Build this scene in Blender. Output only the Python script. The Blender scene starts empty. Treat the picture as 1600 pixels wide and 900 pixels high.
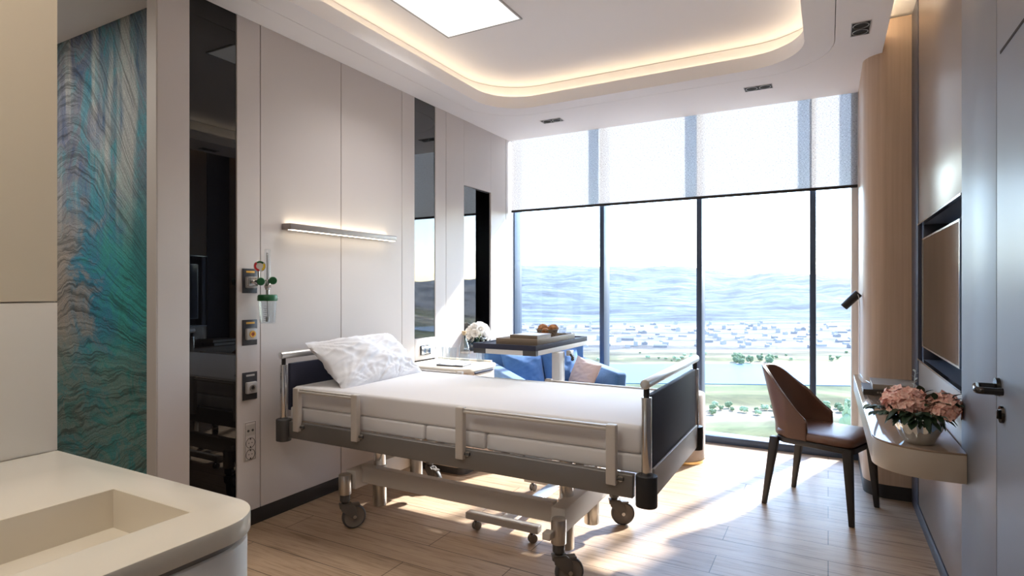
import bpy, bmesh, math, random
from mathutils import Vector, Matrix, noise
random.seed(11)
C = bpy.context.scene.collection
PI = math.pi
TH = math.atan(494 / 903.0)          # camera turned this far to the left of the room's long axis
SN, CS = math.sin(TH), math.cos(TH)

# ------------------------------------------------------------------ helpers
def lin(r, g, b):
    f = lambda v: (v / 255 / 12.92) if v / 255 <= .04045 else ((v / 255 + .055) / 1.055) ** 2.4
    return (f(r), f(g), f(b), 1)

def mat(name, col, rough=.5, metal=0, spec=.5, coat=0, trans=0, ior=1.5, emit=None, estr=0, sheen=0):
    m = bpy.data.materials.new(name); m.use_nodes = True
    p = m.node_tree.nodes['Principled BSDF']
    p.inputs['Base Color'].default_value = col if len(col) == 4 else (*col, 1)
    p.inputs['Roughness'].default_value = rough
    p.inputs['Metallic'].default_value = metal
    p.inputs['Specular IOR Level'].default_value = spec
    p.inputs['Coat Weight'].default_value = coat
    p.inputs['Transmission Weight'].default_value = trans
    p.inputs['IOR'].default_value = ior
    p.inputs['Sheen Weight'].default_value = sheen
    if emit:
        p.inputs['Emission Color'].default_value = emit
        p.inputs['Emission Strength'].default_value = estr
    return m

def nd(m, t, **kw):
    n = m.node_tree.nodes.new(t)
    for k, v in kw.items():
        if k.startswith('i_'):
            n.inputs[k[2:].replace('_', ' ')].default_value = v
        else:
            setattr(n, k, v)
    return n

def lk(m, a, b): m.node_tree.links.new(a, b)
def bsdf(m): return m.node_tree.nodes['Principled BSDF']

def ramp(m, stops, fac=None):
    r = nd(m, 'ShaderNodeValToRGB')
    e = r.color_ramp.elements
    while len(e) < len(stops): e.new(.5)
    for k, (p, c) in enumerate(stops):
        e[k].position = p; e[k].color = c
    if fac is not None: lk(m, fac, r.inputs['Fac'])
    return r

def coords(m, kind='Object', scale=(1, 1, 1), rot=(0, 0, 0), loc=(0, 0, 0)):
    tc = nd(m, 'ShaderNodeTexCoord'); mp = nd(m, 'ShaderNodeMapping')
    mp.inputs['Scale'].default_value = scale; mp.inputs['Rotation'].default_value = rot; mp.inputs['Location'].default_value = loc
    lk(m, tc.outputs[kind], mp.inputs['Vector'])
    return mp.outputs['Vector']

def bump(m, height, strength=.2, dist=.002):
    b = nd(m, 'ShaderNodeBump'); b.inputs['Strength'].default_value = strength; b.inputs['Distance'].default_value = dist
    lk(m, height, b.inputs['Height']); lk(m, b.outputs['Normal'], bsdf(m).inputs['Normal'])

def fabric(name, c1, c2, scale=900, rough=.9, sheen=.3, st=.4):
    m = mat(name, c1, rough, sheen=sheen)
    v = coords(m)
    n = nd(m, 'ShaderNodeTexNoise'); n.inputs['Scale'].default_value = scale; n.inputs['Detail'].default_value = 2
    lk(m, v, n.inputs['Vector'])
    r = ramp(m, [(.35, c2), (.65, c1)], n.outputs['Fac'])
    lk(m, r.outputs['Color'], bsdf(m).inputs['Base Color'])
    bump(m, n.outputs['Fac'], st, .001)
    return m

def bm_new(): return bmesh.new()

def box(bm, x0, x1, y0, y1, z0, z1):
    vs = [bm.verts.new((x, y, z)) for z in (z0, z1) for x, y in ((x0, y0), (x1, y0), (x1, y1), (x0, y1))]
    for f in ((3, 2, 1, 0), (4, 5, 6, 7), (0, 1, 5, 4), (1, 2, 6, 5), (2, 3, 7, 6), (3, 0, 4, 7)):
        bm.faces.new([vs[i] for i in f])
    return bm

def B(*a): return box(bm_new(), *a)

def rbox(bm, x0, x1, y0, y1, z0, z1, r, seg=3):
    t = B(x0, x1, y0, y1, z0, z1)
    bmesh.ops.bevel(t, geom=t.edges[:] , offset=r, segments=seg, profile=.5, affect='EDGES')
    me = bpy.data.meshes.new('t'); t.to_mesh(me); t.free(); bm.from_mesh(me); bpy.data.meshes.remove(me)
    return bm
def RB(*a, **k): return rbox(bm_new(), *a, **k)

def frame_of(d):
    d = d.normalized()
    up = Vector((0, 0, 1)) if abs(d.z) < .95 else Vector((1, 0, 0))
    a = d.cross(up).normalized(); b = a.cross(d).normalized()
    return a, b

def cyl(bm, p0, p1, r0, r1=None, seg=24, caps=True):
    r1 = r0 if r1 is None else r1
    p0, p1 = Vector(p0), Vector(p1); a, b = frame_of(p1 - p0)
    R = []
    for p, r in ((p0, r0), (p1, r1)):
        R.append([bm.verts.new(p + (a * math.cos(2 * PI * i / seg) + b * math.sin(2 * PI * i / seg)) * r) for i in range(seg)])
    for i in range(seg):
        j = (i + 1) % seg; bm.faces.new((R[0][i], R[0][j], R[1][j], R[1][i]))
    if caps:
        bm.faces.new(R[0][::-1]); bm.faces.new(R[1])
    return bm
def CY(*a, **k): return cyl(bm_new(), *a, **k)

def tube(bm, pts, r, seg=10, caps=True):
    pts = [Vector(p) for p in pts]; n = len(pts); rings = []
    a = None
    for i, p in enumerate(pts):
        d = (pts[min(i + 1, n - 1)] - pts[max(i - 1, 0)]).normalized()
        if a is None: a, _ = frame_of(d)
        a = (a - d * a.dot(d)).normalized(); b = a.cross(d)
        rr = r(i / (n - 1)) if callable(r) else r
        rings.append([bm.verts.new(p + (a * math.cos(2 * PI * k / seg) + b * math.sin(2 * PI * k / seg)) * rr) for k in range(seg)])
    for q in range(n - 1):
        for k in range(seg):
            j = (k + 1) % seg; bm.faces.new((rings[q][k], rings[q][j], rings[q + 1][j], rings[q + 1][k]))
    if caps: bm.faces.new(rings[0][::-1]); bm.faces.new(rings[-1])
    return bm
def TB(*a, **k): return tube(bm_new(), *a, **k)

def lathe(bm, prof, c=(0, 0, 0), seg=32, rib=None):
    cx, cy, cz = c; rings = []
    for r, z in prof:
        if r < 1e-5: rings.append([bm.verts.new((cx, cy, cz + z))])
        else:
            ring = []
            for i in range(seg):
                t = 2 * PI * i / seg; rr = r * (rib(t, z) if rib else 1)
                ring.append(bm.verts.new((cx + rr * math.cos(t), cy + rr * math.sin(t), cz + z)))
            rings.append(ring)
    for A, D in zip(rings, rings[1:]):
        if len(A) == 1 and len(D) == 1: continue
        for i in range(seg):
            j = (i + 1) % seg
            if len(A) == 1: bm.faces.new((A[0], D[i], D[j])[::-1])
            elif len(D) == 1: bm.faces.new((A[i], A[j], D[0]))
            else: bm.faces.new((A[i], A[j], D[j], D[i]))
    return bm
def LA(*a, **k): return lathe(bm_new(), *a, **k)

def prism(bm, outline, z0, z1):
    lo = [bm.verts.new((x, y, z0)) for x, y in outline]; hi = [bm.verts.new((x, y, z1)) for x, y in outline]
    bm.faces.new(lo[::-1]); bm.faces.new(hi)
    n = len(outline)
    for i in range(n):
        j = (i + 1) % n; bm.faces.new((lo[i], lo[j], hi[j], hi[i]))
    return bm
def PR(*a): return prism(bm_new(), *a)

def slab_with_hole(bm, outer, inner, z0, z1):
    layers = []
    for z in (z0, z1):
        vo = [bm.verts.new((x, y, z)) for x, y in outer]; vi = [bm.verts.new((x, y, z)) for x, y in inner]
        ed = [bm.edges.new((L[i], L[(i + 1) % len(L)])) for L in (vo, vi) for i in range(len(L))]
        bmesh.ops.triangle_fill(bm, use_beauty=True, use_dissolve=False, edges=ed)
        layers.append((vo, vi))
    for k in (0, 1):
        a, b = layers[0][k], layers[1][k]; n = len(a)
        for i in range(n):
            j = (i + 1) % n; bm.faces.new((a[i], a[j], b[j], b[i]))
    return bm

def rrect(x0, x1, y0, y1, r, seg=14, corners=(1, 1, 1, 1)):
    out = []
    for k, (cx, cy, a0) in enumerate(((x1 - r, y0 + r, -90), (x1 - r, y1 - r, 0), (x0 + r, y1 - r, 90), (x0 + r, y0 + r, 180))):
        if corners[k]:
            for i in range(seg + 1):
                a = math.radians(a0 + 90 * i / seg); out.append((cx + r * math.cos(a), cy + r * math.sin(a)))
        else:
            out.append(((x1, y0), (x1, y1), (x0, y1), (x0, y0))[k])
    return out

def xform(bm, M):
    bmesh.ops.transform(bm, matrix=M, verts=bm.verts[:]); return bm

def origin_of(o):
    v = Vector((0, 0, 0))
    while o is not None: v = v + o.location; o = o.parent
    return v

def mesh_from(name, bm, m, bevel=0, smooth=True, ang=35, bseg=2):
    bmesh.ops.recalc_face_normals(bm, faces=bm.faces[:])
    if bevel:
        ed = [e for e in bm.edges if len(e.link_faces) == 2 and e.calc_face_angle(0) > math.radians(40)]
        bmesh.ops.bevel(bm, geom=ed, offset=bevel, segments=bseg, profile=.5, affect='EDGES', clamp_overlap=True)
    me = bpy.data.meshes.new(name); bm.to_mesh(me); bm.free()
    for mm in (m if isinstance(m, (list, tuple)) else [m]): me.materials.append(mm)
    if smooth:
        me.shade_smooth(); me.set_sharp_from_angle(angle=math.radians(ang))
    return me

def obj(name, bm, m, parent=None, local=False, **k):
    """One mesh object. Geometry is given in room coordinates unless local; a child is shifted to its parent's base."""
    if parent is not None and not local:
        o_ = origin_of(parent); bmesh.ops.translate(bm, vec=-o_, verts=bm.verts[:])
    o = bpy.data.objects.new(name, mesh_from(name, bm, m, **k)); C.objects.link(o)
    if parent is not None: o.parent = parent
    return o

def inst(o, parent=None, loc=None, rotz=None):
    c = o.copy(); C.objects.link(c); c.parent = parent if parent is not None else o.parent
    if loc is not None: c.location = loc
    if rotz is not None: c.rotation_euler.z = rotz
    return c

def tag(o, label, cat, group=None):
    o['label'] = label; o['category'] = cat
    if group: o['group'] = group
    return o

def thing(name, label, cat, loc=(0, 0, 0), rotz=0, group=None):
    o = bpy.data.objects.new(name, None); C.objects.link(o)
    o.location = loc; o.rotation_euler = (0, 0, rotz); o.empty_display_size = .1
    return tag(o, label, cat, group)

def copy_tree(o, loc=None, rotz=None, label=None, parent=None):
    c = o.copy(); C.objects.link(c); c.parent = parent
    for ch in list(o.children): copy_tree(ch, parent=c)
    if loc is not None: c.location = loc
    if rotz is not None: c.rotation_euler.z = rotz
    if label: c['label'] = label
    return c

def struct(name, bm, m, parent=None, **k):
    o = obj(name, bm, m, parent, **k)
    if parent is None: o['kind'] = 'structure'
    return o

# ------------------------------------------------------------------ materials
M = {}
M['wall'] = mat('wall_lacquer', lin(206, 198, 194), .42, spec=.4)
M['wall_end'] = mat('wall_end_paint', lin(190, 183, 176), .6)
M['reveal'] = mat('dark_reveal', lin(48, 42, 38), .8)
M['ceil'] = mat('ceiling_paint', lin(248, 245, 245), .8)
M['beige'] = mat('warm_lit_beige', lin(214, 200, 178), .5)  # warm light on the upper wall is put into this beige
M['ivory'] = mat('ivory_panel', lin(208, 200, 190), .45)
M['base'] = mat('baseboard_black', lin(42, 39, 40), .5)
M['blackglass'] = mat('black_glass', (.004, .004, .005), .015, spec=.5, ior=1.5)
M['mirrorglass'] = mat('dark_mirror_glass', (.004, .004, .005), .015, spec=.5, ior=1.9)
M['plate'] = mat('anthracite_plate', lin(52, 52, 57), .45)
M['frame'] = mat('window_frame_metal', lin(70, 84, 106), .36, metal=.3)  # sky reflection on the frame sides is painted in as a bluish base
M['stone'] = mat('ivory_solid_surface', lin(226, 218, 204), .22, spec=.5)
M['groove'] = mat('counter_groove', lin(150, 142, 135), .4, metal=.4)
M['chrome'] = mat('chrome', (.72, .71, .70), .16, metal=1)
M['steel'] = mat('brushed_steel', (.55, .53, .50), .28, metal=1)
M['silver'] = mat('silver_tube', (.78, .79, .8), .3, metal=.85)
M['bedpaint'] = mat('champagne_paint', lin(200, 192, 184), .42)
M['bedframe'] = mat('bed_side_metal', lin(128, 124, 121), .34, metal=.35)
M['navy'] = mat('navy_panel', lin(52, 54, 70), .6, spec=.25)
M['blackp'] = mat('black_plastic', lin(34, 33, 34), .42)
M['greyp'] = mat('dark_grey_plastic', lin(74, 72, 72), .5)
M['forkp'] = mat('castor_fork', lin(96, 90, 85), .4)
M['wheel'] = mat('taupe_wheel', lin(120, 111, 104), .5)
M['whitep'] = mat('white_plastic', lin(225, 222, 218), .4)
M['greylt'] = mat('light_grey_plastic', lin(180, 178, 178), .4)
M['mattress'] = mat('mattress_cover', lin(226, 223, 223), .62, sheen=.2)
M['sheet'] = mat('white_cotton', lin(222, 222, 226), .8, sheen=.15)
M['leather'] = mat('brown_leather', lin(104, 72, 56), .38, spec=.5)
M['darkwood'] = mat('black_stained_wood', lin(38, 32, 29), .4)
M['taupe'] = mat('taupe_lacquer', lin(178, 166, 152), .32, spec=.5)
M['bronzeglass'] = mat('bronze_glass_top', lin(142, 122, 106), .06, spec=.6)
M['mirror'] = mat('silvered_glass', (.84, .92, .95), .05, metal=1)
M['panel_r'] = mat('taupe_metal_panel', lin(150, 134, 122), .3, metal=.4)
M['door'] = mat('grey_lacquer_door', lin(128, 130, 138), .4, metal=.3)
M['slate'] = mat('slate_blue_trim', lin(72, 74, 86), .4, metal=.3)
M['tv'] = mat('tv_screen', (.012, .010, .009), .05, spec=.9, ior=1.8)
M['handle'] = mat('black_chrome', (.05, .048, .048), .12, metal=.9)
M['whitefab'] = fabric('pouf_fabric', lin(178, 164, 154), lin(140, 128, 120), 500)
M['gold'] = mat('brass', (.75, .55, .28), .25, metal=1)
M['blue'] = fabric('blue_wool', lin(88, 132, 178), lin(46, 84, 132), 420, st=.6)
M['bluep'] = fabric('blue_pillow', lin(82, 128, 182), lin(50, 92, 148), 600)
M['pink'] = fabric('pink_pillow', lin(226, 206, 198), lin(206, 180, 172), 500)
M['cabinet'] = mat('cream_lacquer', lin(232, 222, 206), .35)
M['cabinetb'] = mat('pale_wood_body', lin(216, 196, 176), .5)
M['taupewood'] = mat('taupe_tray', lin(140, 124, 106), .5)
M['cork'] = mat('cork', lin(196, 172, 140), .8)
M['rose'] = mat('white_petal', lin(246, 243, 238), .6, sheen=.2)
M['leaf'] = mat('dark_leaf', lin(44, 66, 46), .5)
M['leaf2'] = mat('grey_green_leaf', lin(96, 118, 108), .5)
M['leafl'] = mat('silver_leaf', lin(190, 205, 210), .4)
M['yleaf'] = mat('yellow_green_bud', lin(120, 128, 50), .6)
M['vaseblue'] = mat('dark_blue_glass', lin(42, 58, 74), .08, spec=.7)
M['paper'] = mat('paper_edge', lin(226, 222, 214), .8)
M['bookgrey'] = mat('grey_book_cover', lin(150, 140, 128), .6)
M['bookdark'] = mat('dark_book_cover', lin(62, 54, 48), .5)
M['magdark'] = mat('magazine_dark', lin(64, 64, 70), .35)
M['green'] = mat('green_plastic', lin(24, 92, 52), .4)
M['red'] = mat('red_print', lin(196, 40, 50), .5)
M['yellow'] = mat('yellow_print', lin(232, 196, 50), .5)
M['amber'] = mat('amber_label', lin(226, 170, 60), .4)
M['ledw'] = mat('led_panel', (1, 1, 1), .5, emit=(1, .98, .95, 1), estr=.5)
M['cove'] = mat('cove_led', (1, .9, .7), .5, emit=(1, .87, .64, 1), estr=1.8)
M['cove2'] = mat('trough_led', (1, .9, .7), .5, emit=(1, .86, .60, 1), estr=7)
M['barled'] = mat('bar_led', (1, .95, .85), .5, emit=(1, .86, .64, 1), estr=3.6)
M['lampbar'] = mat('lamp_bar_grey', lin(150, 143, 140), .4, metal=.4)
M['reflector'] = mat('downlight_reflector', (.5, .5, .5), .3, metal=1)
M['deepblack'] = mat('deep_black', (.008, .008, .008), .7)
M['niche'] = mat('niche_reflection_tint', lin(112, 122, 140), .35, metal=.3)  # blue-grey of the reflected window is put into the base colour
M['trunk'] = mat('tree_bark', lin(90, 76, 62), .9)
M['crown'] = mat('tree_leaves', lin(92, 112, 78), .9)
M['crown2'] = mat('light_tree_leaves', lin(138, 156, 122), .9)
M['bwall'] = mat('town_white', lin(150, 148, 150), .8)
M['bwall2'] = mat('town_grey', lin(122, 120, 126), .8)
M['broof'] = mat('town_roof', lin(170, 160, 160), .8)

# thin clear glass: straight-through transparency with a fresnel reflection
def clear_glass(name, tint=(1, 1, 1, 1), refl=1.0, ior=1.45):
    m = bpy.data.materials.new(name); m.use_nodes = True
    nt = m.node_tree; nt.nodes.clear()
    out = nt.nodes.new('ShaderNodeOutputMaterial'); mx = nt.nodes.new('ShaderNodeMixShader')
    t = nt.nodes.new('ShaderNodeBsdfTransparent'); t.inputs['Color'].default_value = tint
    g = nt.nodes.new('ShaderNodeBsdfGlossy'); g.inputs['Roughness'].default_value = .02
    fr = nt.nodes.new('ShaderNodeLayerWeight'); fr.inputs['Blend'].default_value = .5
    pw_ = nt.nodes.new('ShaderNodeMath'); pw_.operation = 'POWER'; pw_.inputs[1].default_value = 4.0
    ml = nt.nodes.new('ShaderNodeMath'); ml.operation = 'MULTIPLY_ADD'; ml.inputs[1].default_value = .6 * refl; ml.inputs[2].default_value = .03 * refl
    nt.links.new(fr.outputs['Facing'], pw_.inputs[0]); nt.links.new(pw_.outputs[0], ml.inputs[0]); nt.links.new(ml.outputs[0], mx.inputs[0])
    nt.links.new(t.outputs[0], mx.inputs[1]); nt.links.new(g.outputs[0], mx.inputs[2]); nt.links.new(mx.outputs[0], out.inputs[0])
    return m
M['pane'] = clear_glass('window_glass', (.97, .985, .99, 1), .5)
M['tumbler'] = clear_glass('tumbler_glass', (.93, .95, .96, 1), 1.3)

# oak planks
def make_floor():
    m = mat('oak_planks', (.3, .2, .1), .4, spec=.45)
    v = coords(m)
    br = nd(m, 'ShaderNodeTexBrick', offset=.37, offset_frequency=2, squash=1)
    for k, val in (('Color1', lin(196, 169, 142)), ('Color2', lin(182, 155, 128)), ('Mortar', lin(92, 72, 56)), ('Scale', 1.0),
                   ('Mortar Size', .0022), ('Mortar Smooth', .1), ('Brick Width', 1.25), ('Row Height', .19)):
        br.inputs[k].default_value = val
    lk(m, v, br.inputs['Vector'])
    g = nd(m, 'ShaderNodeTexNoise'); g.inputs['Scale'].default_value = 1; g.inputs['Detail'].default_value = 8; g.inputs['Roughness'].default_value = .65; g.inputs['Distortion'].default_value = .6
    lk(m, coords(m, scale=(3.2, 58, 1)), g.inputs['Vector'])
    g2 = nd(m, 'ShaderNodeTexNoise'); g2.inputs['Scale'].default_value = 1; g2.inputs['Detail'].default_value = 3
    lk(m, coords(m, scale=(1.2, 9, 1)), g2.inputs['Vector'])
    r1 = ramp(m, [(.3, (.48, .44, .41, 1)), (.46, (.88, .86, .84, 1)), (.58, (1, 1, 1, 1)), (.75, (.80, .78, .76, 1))], g.outputs['Fac'])
    r2 = ramp(m, [(.3, (.82, .8, .78, 1)), (.7, (1.0, 1.0, 1.0, 1))], g2.outputs['Fac'])
    a = nd(m, 'ShaderNodeMixRGB', blend_type='MULTIPLY'); a.inputs['Fac'].default_value = 1
    b = nd(m, 'ShaderNodeMixRGB', blend_type='MULTIPLY'); b.inputs['Fac'].default_value = 1
    lk(m, br.outputs['Color'], a.inputs[1]); lk(m, r1.outputs['Color'], a.inputs[2])
    lk(m, a.outputs[0], b.inputs[1]); lk(m, r2.outputs['Color'], b.inputs[2])
    lk(m, b.outputs[0], bsdf(m).inputs['Base Color'])
    sb = nd(m, 'ShaderNodeMath', operation='SUBTRACT'); lk(m, g.outputs['Fac'], sb.inputs[0]); lk(m, br.outputs['Fac'], sb.inputs[1])
    bump(m, sb.outputs[0], .35, .002)
    rr = ramp(m, [(.3, (.46, .46, .46, 1)), (.7, (.36, .36, .36, 1))], g.outputs['Fac']); lk(m, rr.outputs['Color'], bsdf(m).inputs['Roughness'])
    return m
M['floor'] = make_floor()

def make_column_wood():
    m = mat('pale_oak_veneer', lin(190, 158, 132), .38, spec=.4)
    n = nd(m, 'ShaderNodeTexNoise'); n.inputs['Scale'].default_value = 1; n.inputs['Detail'].default_value = 6
    lk(m, coords(m, scale=(45, 45, 1.2)), n.inputs['Vector'])
    r = ramp(m, [(.3, lin(190, 163, 140)), (.7, lin(204, 178, 155))], n.outputs['Fac'])
    lk(m, r.outputs['Color'], bsdf(m).inputs['Base Color'])
    return m
M['veneer'] = make_column_wood()

def make_shade():
    m = bpy.data.materials.new('roller_shade_linen'); m.use_nodes = True
    nt = m.node_tree; nt.nodes.clear()
    out = nd(m, 'ShaderNodeOutputMaterial')
    v1 = coords(m, scale=(160, 1, 900)); v2 = coords(m, scale=(900, 1, 160))
    n1 = nd(m, 'ShaderNodeTexNoise'); n2 = nd(m, 'ShaderNodeTexNoise')
    for n, v in ((n1, v1), (n2, v2)):
        n.inputs['Scale'].default_value = .5; n.inputs['Detail'].default_value = 2; lk(m, v, n.inputs['Vector'])
    ad = nd(m, 'ShaderNodeMath', operation='ADD'); lk(m, n1.outputs['Fac'], ad.inputs[0]); lk(m, n2.outputs['Fac'], ad.inputs[1])
    r = ramp(m, [(.38, lin(150, 147, 146)), (.60, lin(220, 217, 215))])
    hf = nd(m, 'ShaderNodeMath', operation='MULTIPLY'); hf.inputs[1].default_value = .5; lk(m, ad.outputs[0], hf.inputs[0]); lk(m, hf.outputs[0], r.inputs['Fac'])
    d = nd(m, 'ShaderNodeBsdfDiffuse'); t = nd(m, 'ShaderNodeBsdfTranslucent'); tr = nd(m, 'ShaderNodeBsdfTransparent')
    lk(m, r.outputs['Color'], d.inputs['Color']); lk(m, r.outputs['Color'], t.inputs['Color'])
    mx = nd(m, 'ShaderNodeMixShader'); mx.inputs[0].default_value = .5
    lk(m, d.outputs[0], mx.inputs[1]); lk(m, t.outputs[0], mx.inputs[2])
    m2 = nd(m, 'ShaderNodeMixShader'); m2.inputs[0].default_value = .19
    lk(m, mx.outputs[0], m2.inputs[1]); lk(m, tr.outputs[0], m2.inputs[2]); lk(m, m2.outputs[0], out.inputs[0])
    return m
M['shade'] = make_shade()

def make_mural():
    m = mat('mural_mineral_print', (.1, .2, .2), .55, spec=.3)
    v = coords(m, 'Object')
    sep = nd(m, 'ShaderNodeSeparateXYZ'); lk(m, v, sep.inputs[0])
    def mth(op, a, b=None, c=None):
        n = nd(m, 'ShaderNodeMath', operation=op)
        for k, q in enumerate((a, b, c)):
            if q is None: continue
            if isinstance(q, (int, float)): n.inputs[k].default_value = q
            else: lk(m, q, n.inputs[k])
        return n.outputs[0]
    def nz(scale, det, sc=(1, 1, 1), rough=.55, dist=0, rot=(0, 0, 0), loc=(0, 0, 0)):
        n = nd(m, 'ShaderNodeTexNoise'); n.inputs['Scale'].default_value = scale; n.inputs['Detail'].default_value = det
        n.inputs['Roughness'].default_value = rough; n.inputs['Distortion'].default_value = dist
        lk(m, coords(m, scale=sc, rot=rot, loc=loc), n.inputs['Vector']); return n.outputs['Fac']
    x, z = sep.outputs['X'], sep.outputs['Z']
    # height field whose level lines are the strata: an arch in the upper half, rising bands in the lower half
    dx = mth('ADD', x, 3.70)
    arch = mth('MULTIPLY', mth('MULTIPLY', dx, dx), mth('MULTIPLY', mth('SUBTRACT', z, .72), 1.5))
    tilt = mth('MULTIPLY', dx, mth('MULTIPLY', mth('SUBTRACT', 1.15, z), .38))
    h = mth('SUBTRACT', mth('ADD', z, arch), tilt)
    h = mth('MULTIPLY_ADD', nz(3.2, 3), .20, h)
    h = mth('MULTIPLY_ADD', nz(14, 2, (1, 1, .4)), .030, h)
    def strata(k, seed, lo, hi):
        cb = nd(m, 'ShaderNodeCombineXYZ'); lk(m, mth('MULTIPLY', h, k), cb.inputs[0]); lk(m, mth('MULTIPLY', x, .7), cb.inputs[1]); cb.inputs[2].default_value = seed
        n = nd(m, 'ShaderNodeTexNoise'); n.inputs['Scale'].default_value = 1; n.inputs['Detail'].default_value = 3; lk(m, cb.outputs[0], n.inputs['Vector'])
        return mth('ABSOLUTE', mth('SUBTRACT', n.outputs['Fac'], .5)), n.outputs['Fac']
    l1, f1 = strata(46, 2.0, 0, 1); l2, f2 = strata(15, 7.0, 0, 1)
    ln1 = ramp(m, [(0, (.12, .14, .15, 1)), (.014, (.4, .42, .42, 1)), (.034, (1, 1, 1, 1))], l1)
    ln2 = ramp(m, [(0, (.1, .12, .13, 1)), (.010, (.3, .32, .32, 1)), (.03, (1, 1, 1, 1))], l2)
    tone = ramp(m, [(.3, (.72, .74, .74, 1)), (.5, (1, 1, 1, 1)), (.7, (1.22, 1.2, 1.18, 1))], f1)
    # colour fields
    side = mth('ADD', mth('MULTIPLY', dx, .55), mth('MULTIPLY', nz(3.4, 9, rough=.72, dist=.9), 1.0))
    c1 = ramp(m, [(.36, lin(146, 138, 130)), (.50, lin(128, 134, 138)), (.60, lin(44, 120, 150)), (.72, lin(46, 142, 138)), (.86, lin(36, 116, 120))], side)
    c2 = ramp(m, [(.34, lin(28, 66, 116)), (.48, lin(104, 110, 126)), (.60, lin(60, 132, 150)), (.72, lin(30, 92, 130))], nz(4.2, 9, (1.5, 1, .7), rough=.7, dist=1.0))
    c3 = ramp(m, [(.36, lin(58, 124, 122)), (.48, lin(112, 130, 124)), (.58, lin(56, 128, 132)), (.66, lin(120, 122, 112)), (.76, lin(112, 100, 84))], nz(4.0, 9, (1, 1, 1.6), rough=.7, dist=1.0, loc=(4, 0, 2)))
    up = nd(m, 'ShaderNodeMapRange', interpolation_type='SMOOTHSTEP'); up.inputs['From Min'].default_value = 1.35; up.inputs['From Max'].default_value = 2.0; lk(m, z, up.inputs['Value'])
    lo = nd(m, 'ShaderNodeMapRange', interpolation_type='SMOOTHSTEP'); lo.inputs['From Min'].default_value = 1.15; lo.inputs['From Max'].default_value = .7; lk(m, z, lo.inputs['Value'])
    def mix(bt, f, a, b):
        n = nd(m, 'ShaderNodeMixRGB', blend_type=bt)
        if isinstance(f, (int, float)): n.inputs[0].default_value = f
        else: lk(m, f, n.inputs[0])
        for k, q in ((1, a), (2, b)):
            if isinstance(q, tuple): n.inputs[k].default_value = q
            else: lk(m, q, n.inputs[k])
        return n.outputs[0]
    col = mix('MIX', mth('MULTIPLY', up.outputs[0], .8), c1.outputs[0], c2.outputs[0])
    col = mix('MIX', mth('MULTIPLY', lo.outputs[0], .85), col, c3.outputs[0])
    dm = ramp(m, [(.5, (0, 0, 0, 1)), (.62, (1, 1, 1, 1))], nz(1, 3, (8, 1, .7), rot=(0, .1, 0), loc=(1.7, 0, 0)))
    col = mix('MIX', mth('MULTIPLY', mth('MULTIPLY', dm.outputs[0], up.outputs[0]), .65), col, lin(176, 176, 170))
    col = mix('MULTIPLY', .55, col, tone.outputs[0])
    col = mix('MULTIPLY', .5, col, ln1.outputs[0]); col = mix('MULTIPLY', .62, col, ln2.outputs[0])
    gr = ramp(m, [(.3, (.72, .72, .72, 1)), (.7, (1.35, 1.33, 1.3, 1))], nz(120, 4))
    col = mix('MULTIPLY', .8, col, gr.outputs[0])
    lk(m, col, bsdf(m).inputs['Base Color'])
    return m
M['mural'] = make_mural()

def make_bread():
    m = mat('bread_crust', lin(150, 96, 50), .6)
    n = nd(m, 'ShaderNodeTexNoise'); n.inputs['Scale'].default_value = 35; n.inputs['Detail'].default_value = 5
    lk(m, coords(m), n.inputs['Vector'])
    r = ramp(m, [(.35, lin(116, 66, 30)), (.65, lin(190, 132, 76))], n.outputs['Fac']); lk(m, r.outputs['Color'], bsdf(m).inputs['Base Color'])
    bump(m, n.outputs['Fac'], .5, .004)
    return m
M['bread'] = make_bread()

def make_wicker():
    m = mat('wicker', lin(128, 112, 96), .8)
    w = nd(m, 'ShaderNodeTexChecker'); w.inputs['Scale'].default_value = 150; w.inputs[1].default_value = lin(150, 134, 116); w.inputs[2].default_value = lin(88, 76, 64)
    lk(m, coords(m), w.inputs['Vector']); lk(m, w.outputs['Color'], bsdf(m).inputs['Base Color'])
    return m
M['wicker'] = make_wicker()

def make_cover(name, c0, stops, scale):
    m = mat(name, c0, .4)
    n = nd(m, 'ShaderNodeTexVoronoi'); n.inputs['Scale'].default_value = scale
    lk(m, coords(m), n.inputs['Vector'])
    s = nd(m, 'ShaderNodeSeparateColor'); lk(m, n.outputs['Color'], s.inputs[0])
    r = ramp(m, stops, s.outputs[0]); r.color_ramp.interpolation = 'CONSTANT'
    lk(m, r.outputs['Color'], bsdf(m).inputs['Base Color'])
    return m
M['foodcover'] = make_cover('book_cover_print', (.5, .5, .5), [(0, lin(206, 196, 178)), (.35, lin(180, 166, 140)), (.55, lin(190, 54, 66)), (.68, lin(110, 120, 84)), (.8, lin(228, 222, 210))], 38)
M['magcover'] = make_cover('magazine_cover_print', (.4, .4, .4), [(0, lin(206, 208, 212)), (.4, lin(168, 172, 180)), (.7, lin(90, 92, 100))], 22)

# ------------------------------------------------------------------ room shell
XL, XR, YW, H = -2.678, .43, 4.93, 2.675
struct('floor', B(-4.5, .75, -1.8, 5.1, -.12, 0), M['floor'], smooth=False)

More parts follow.
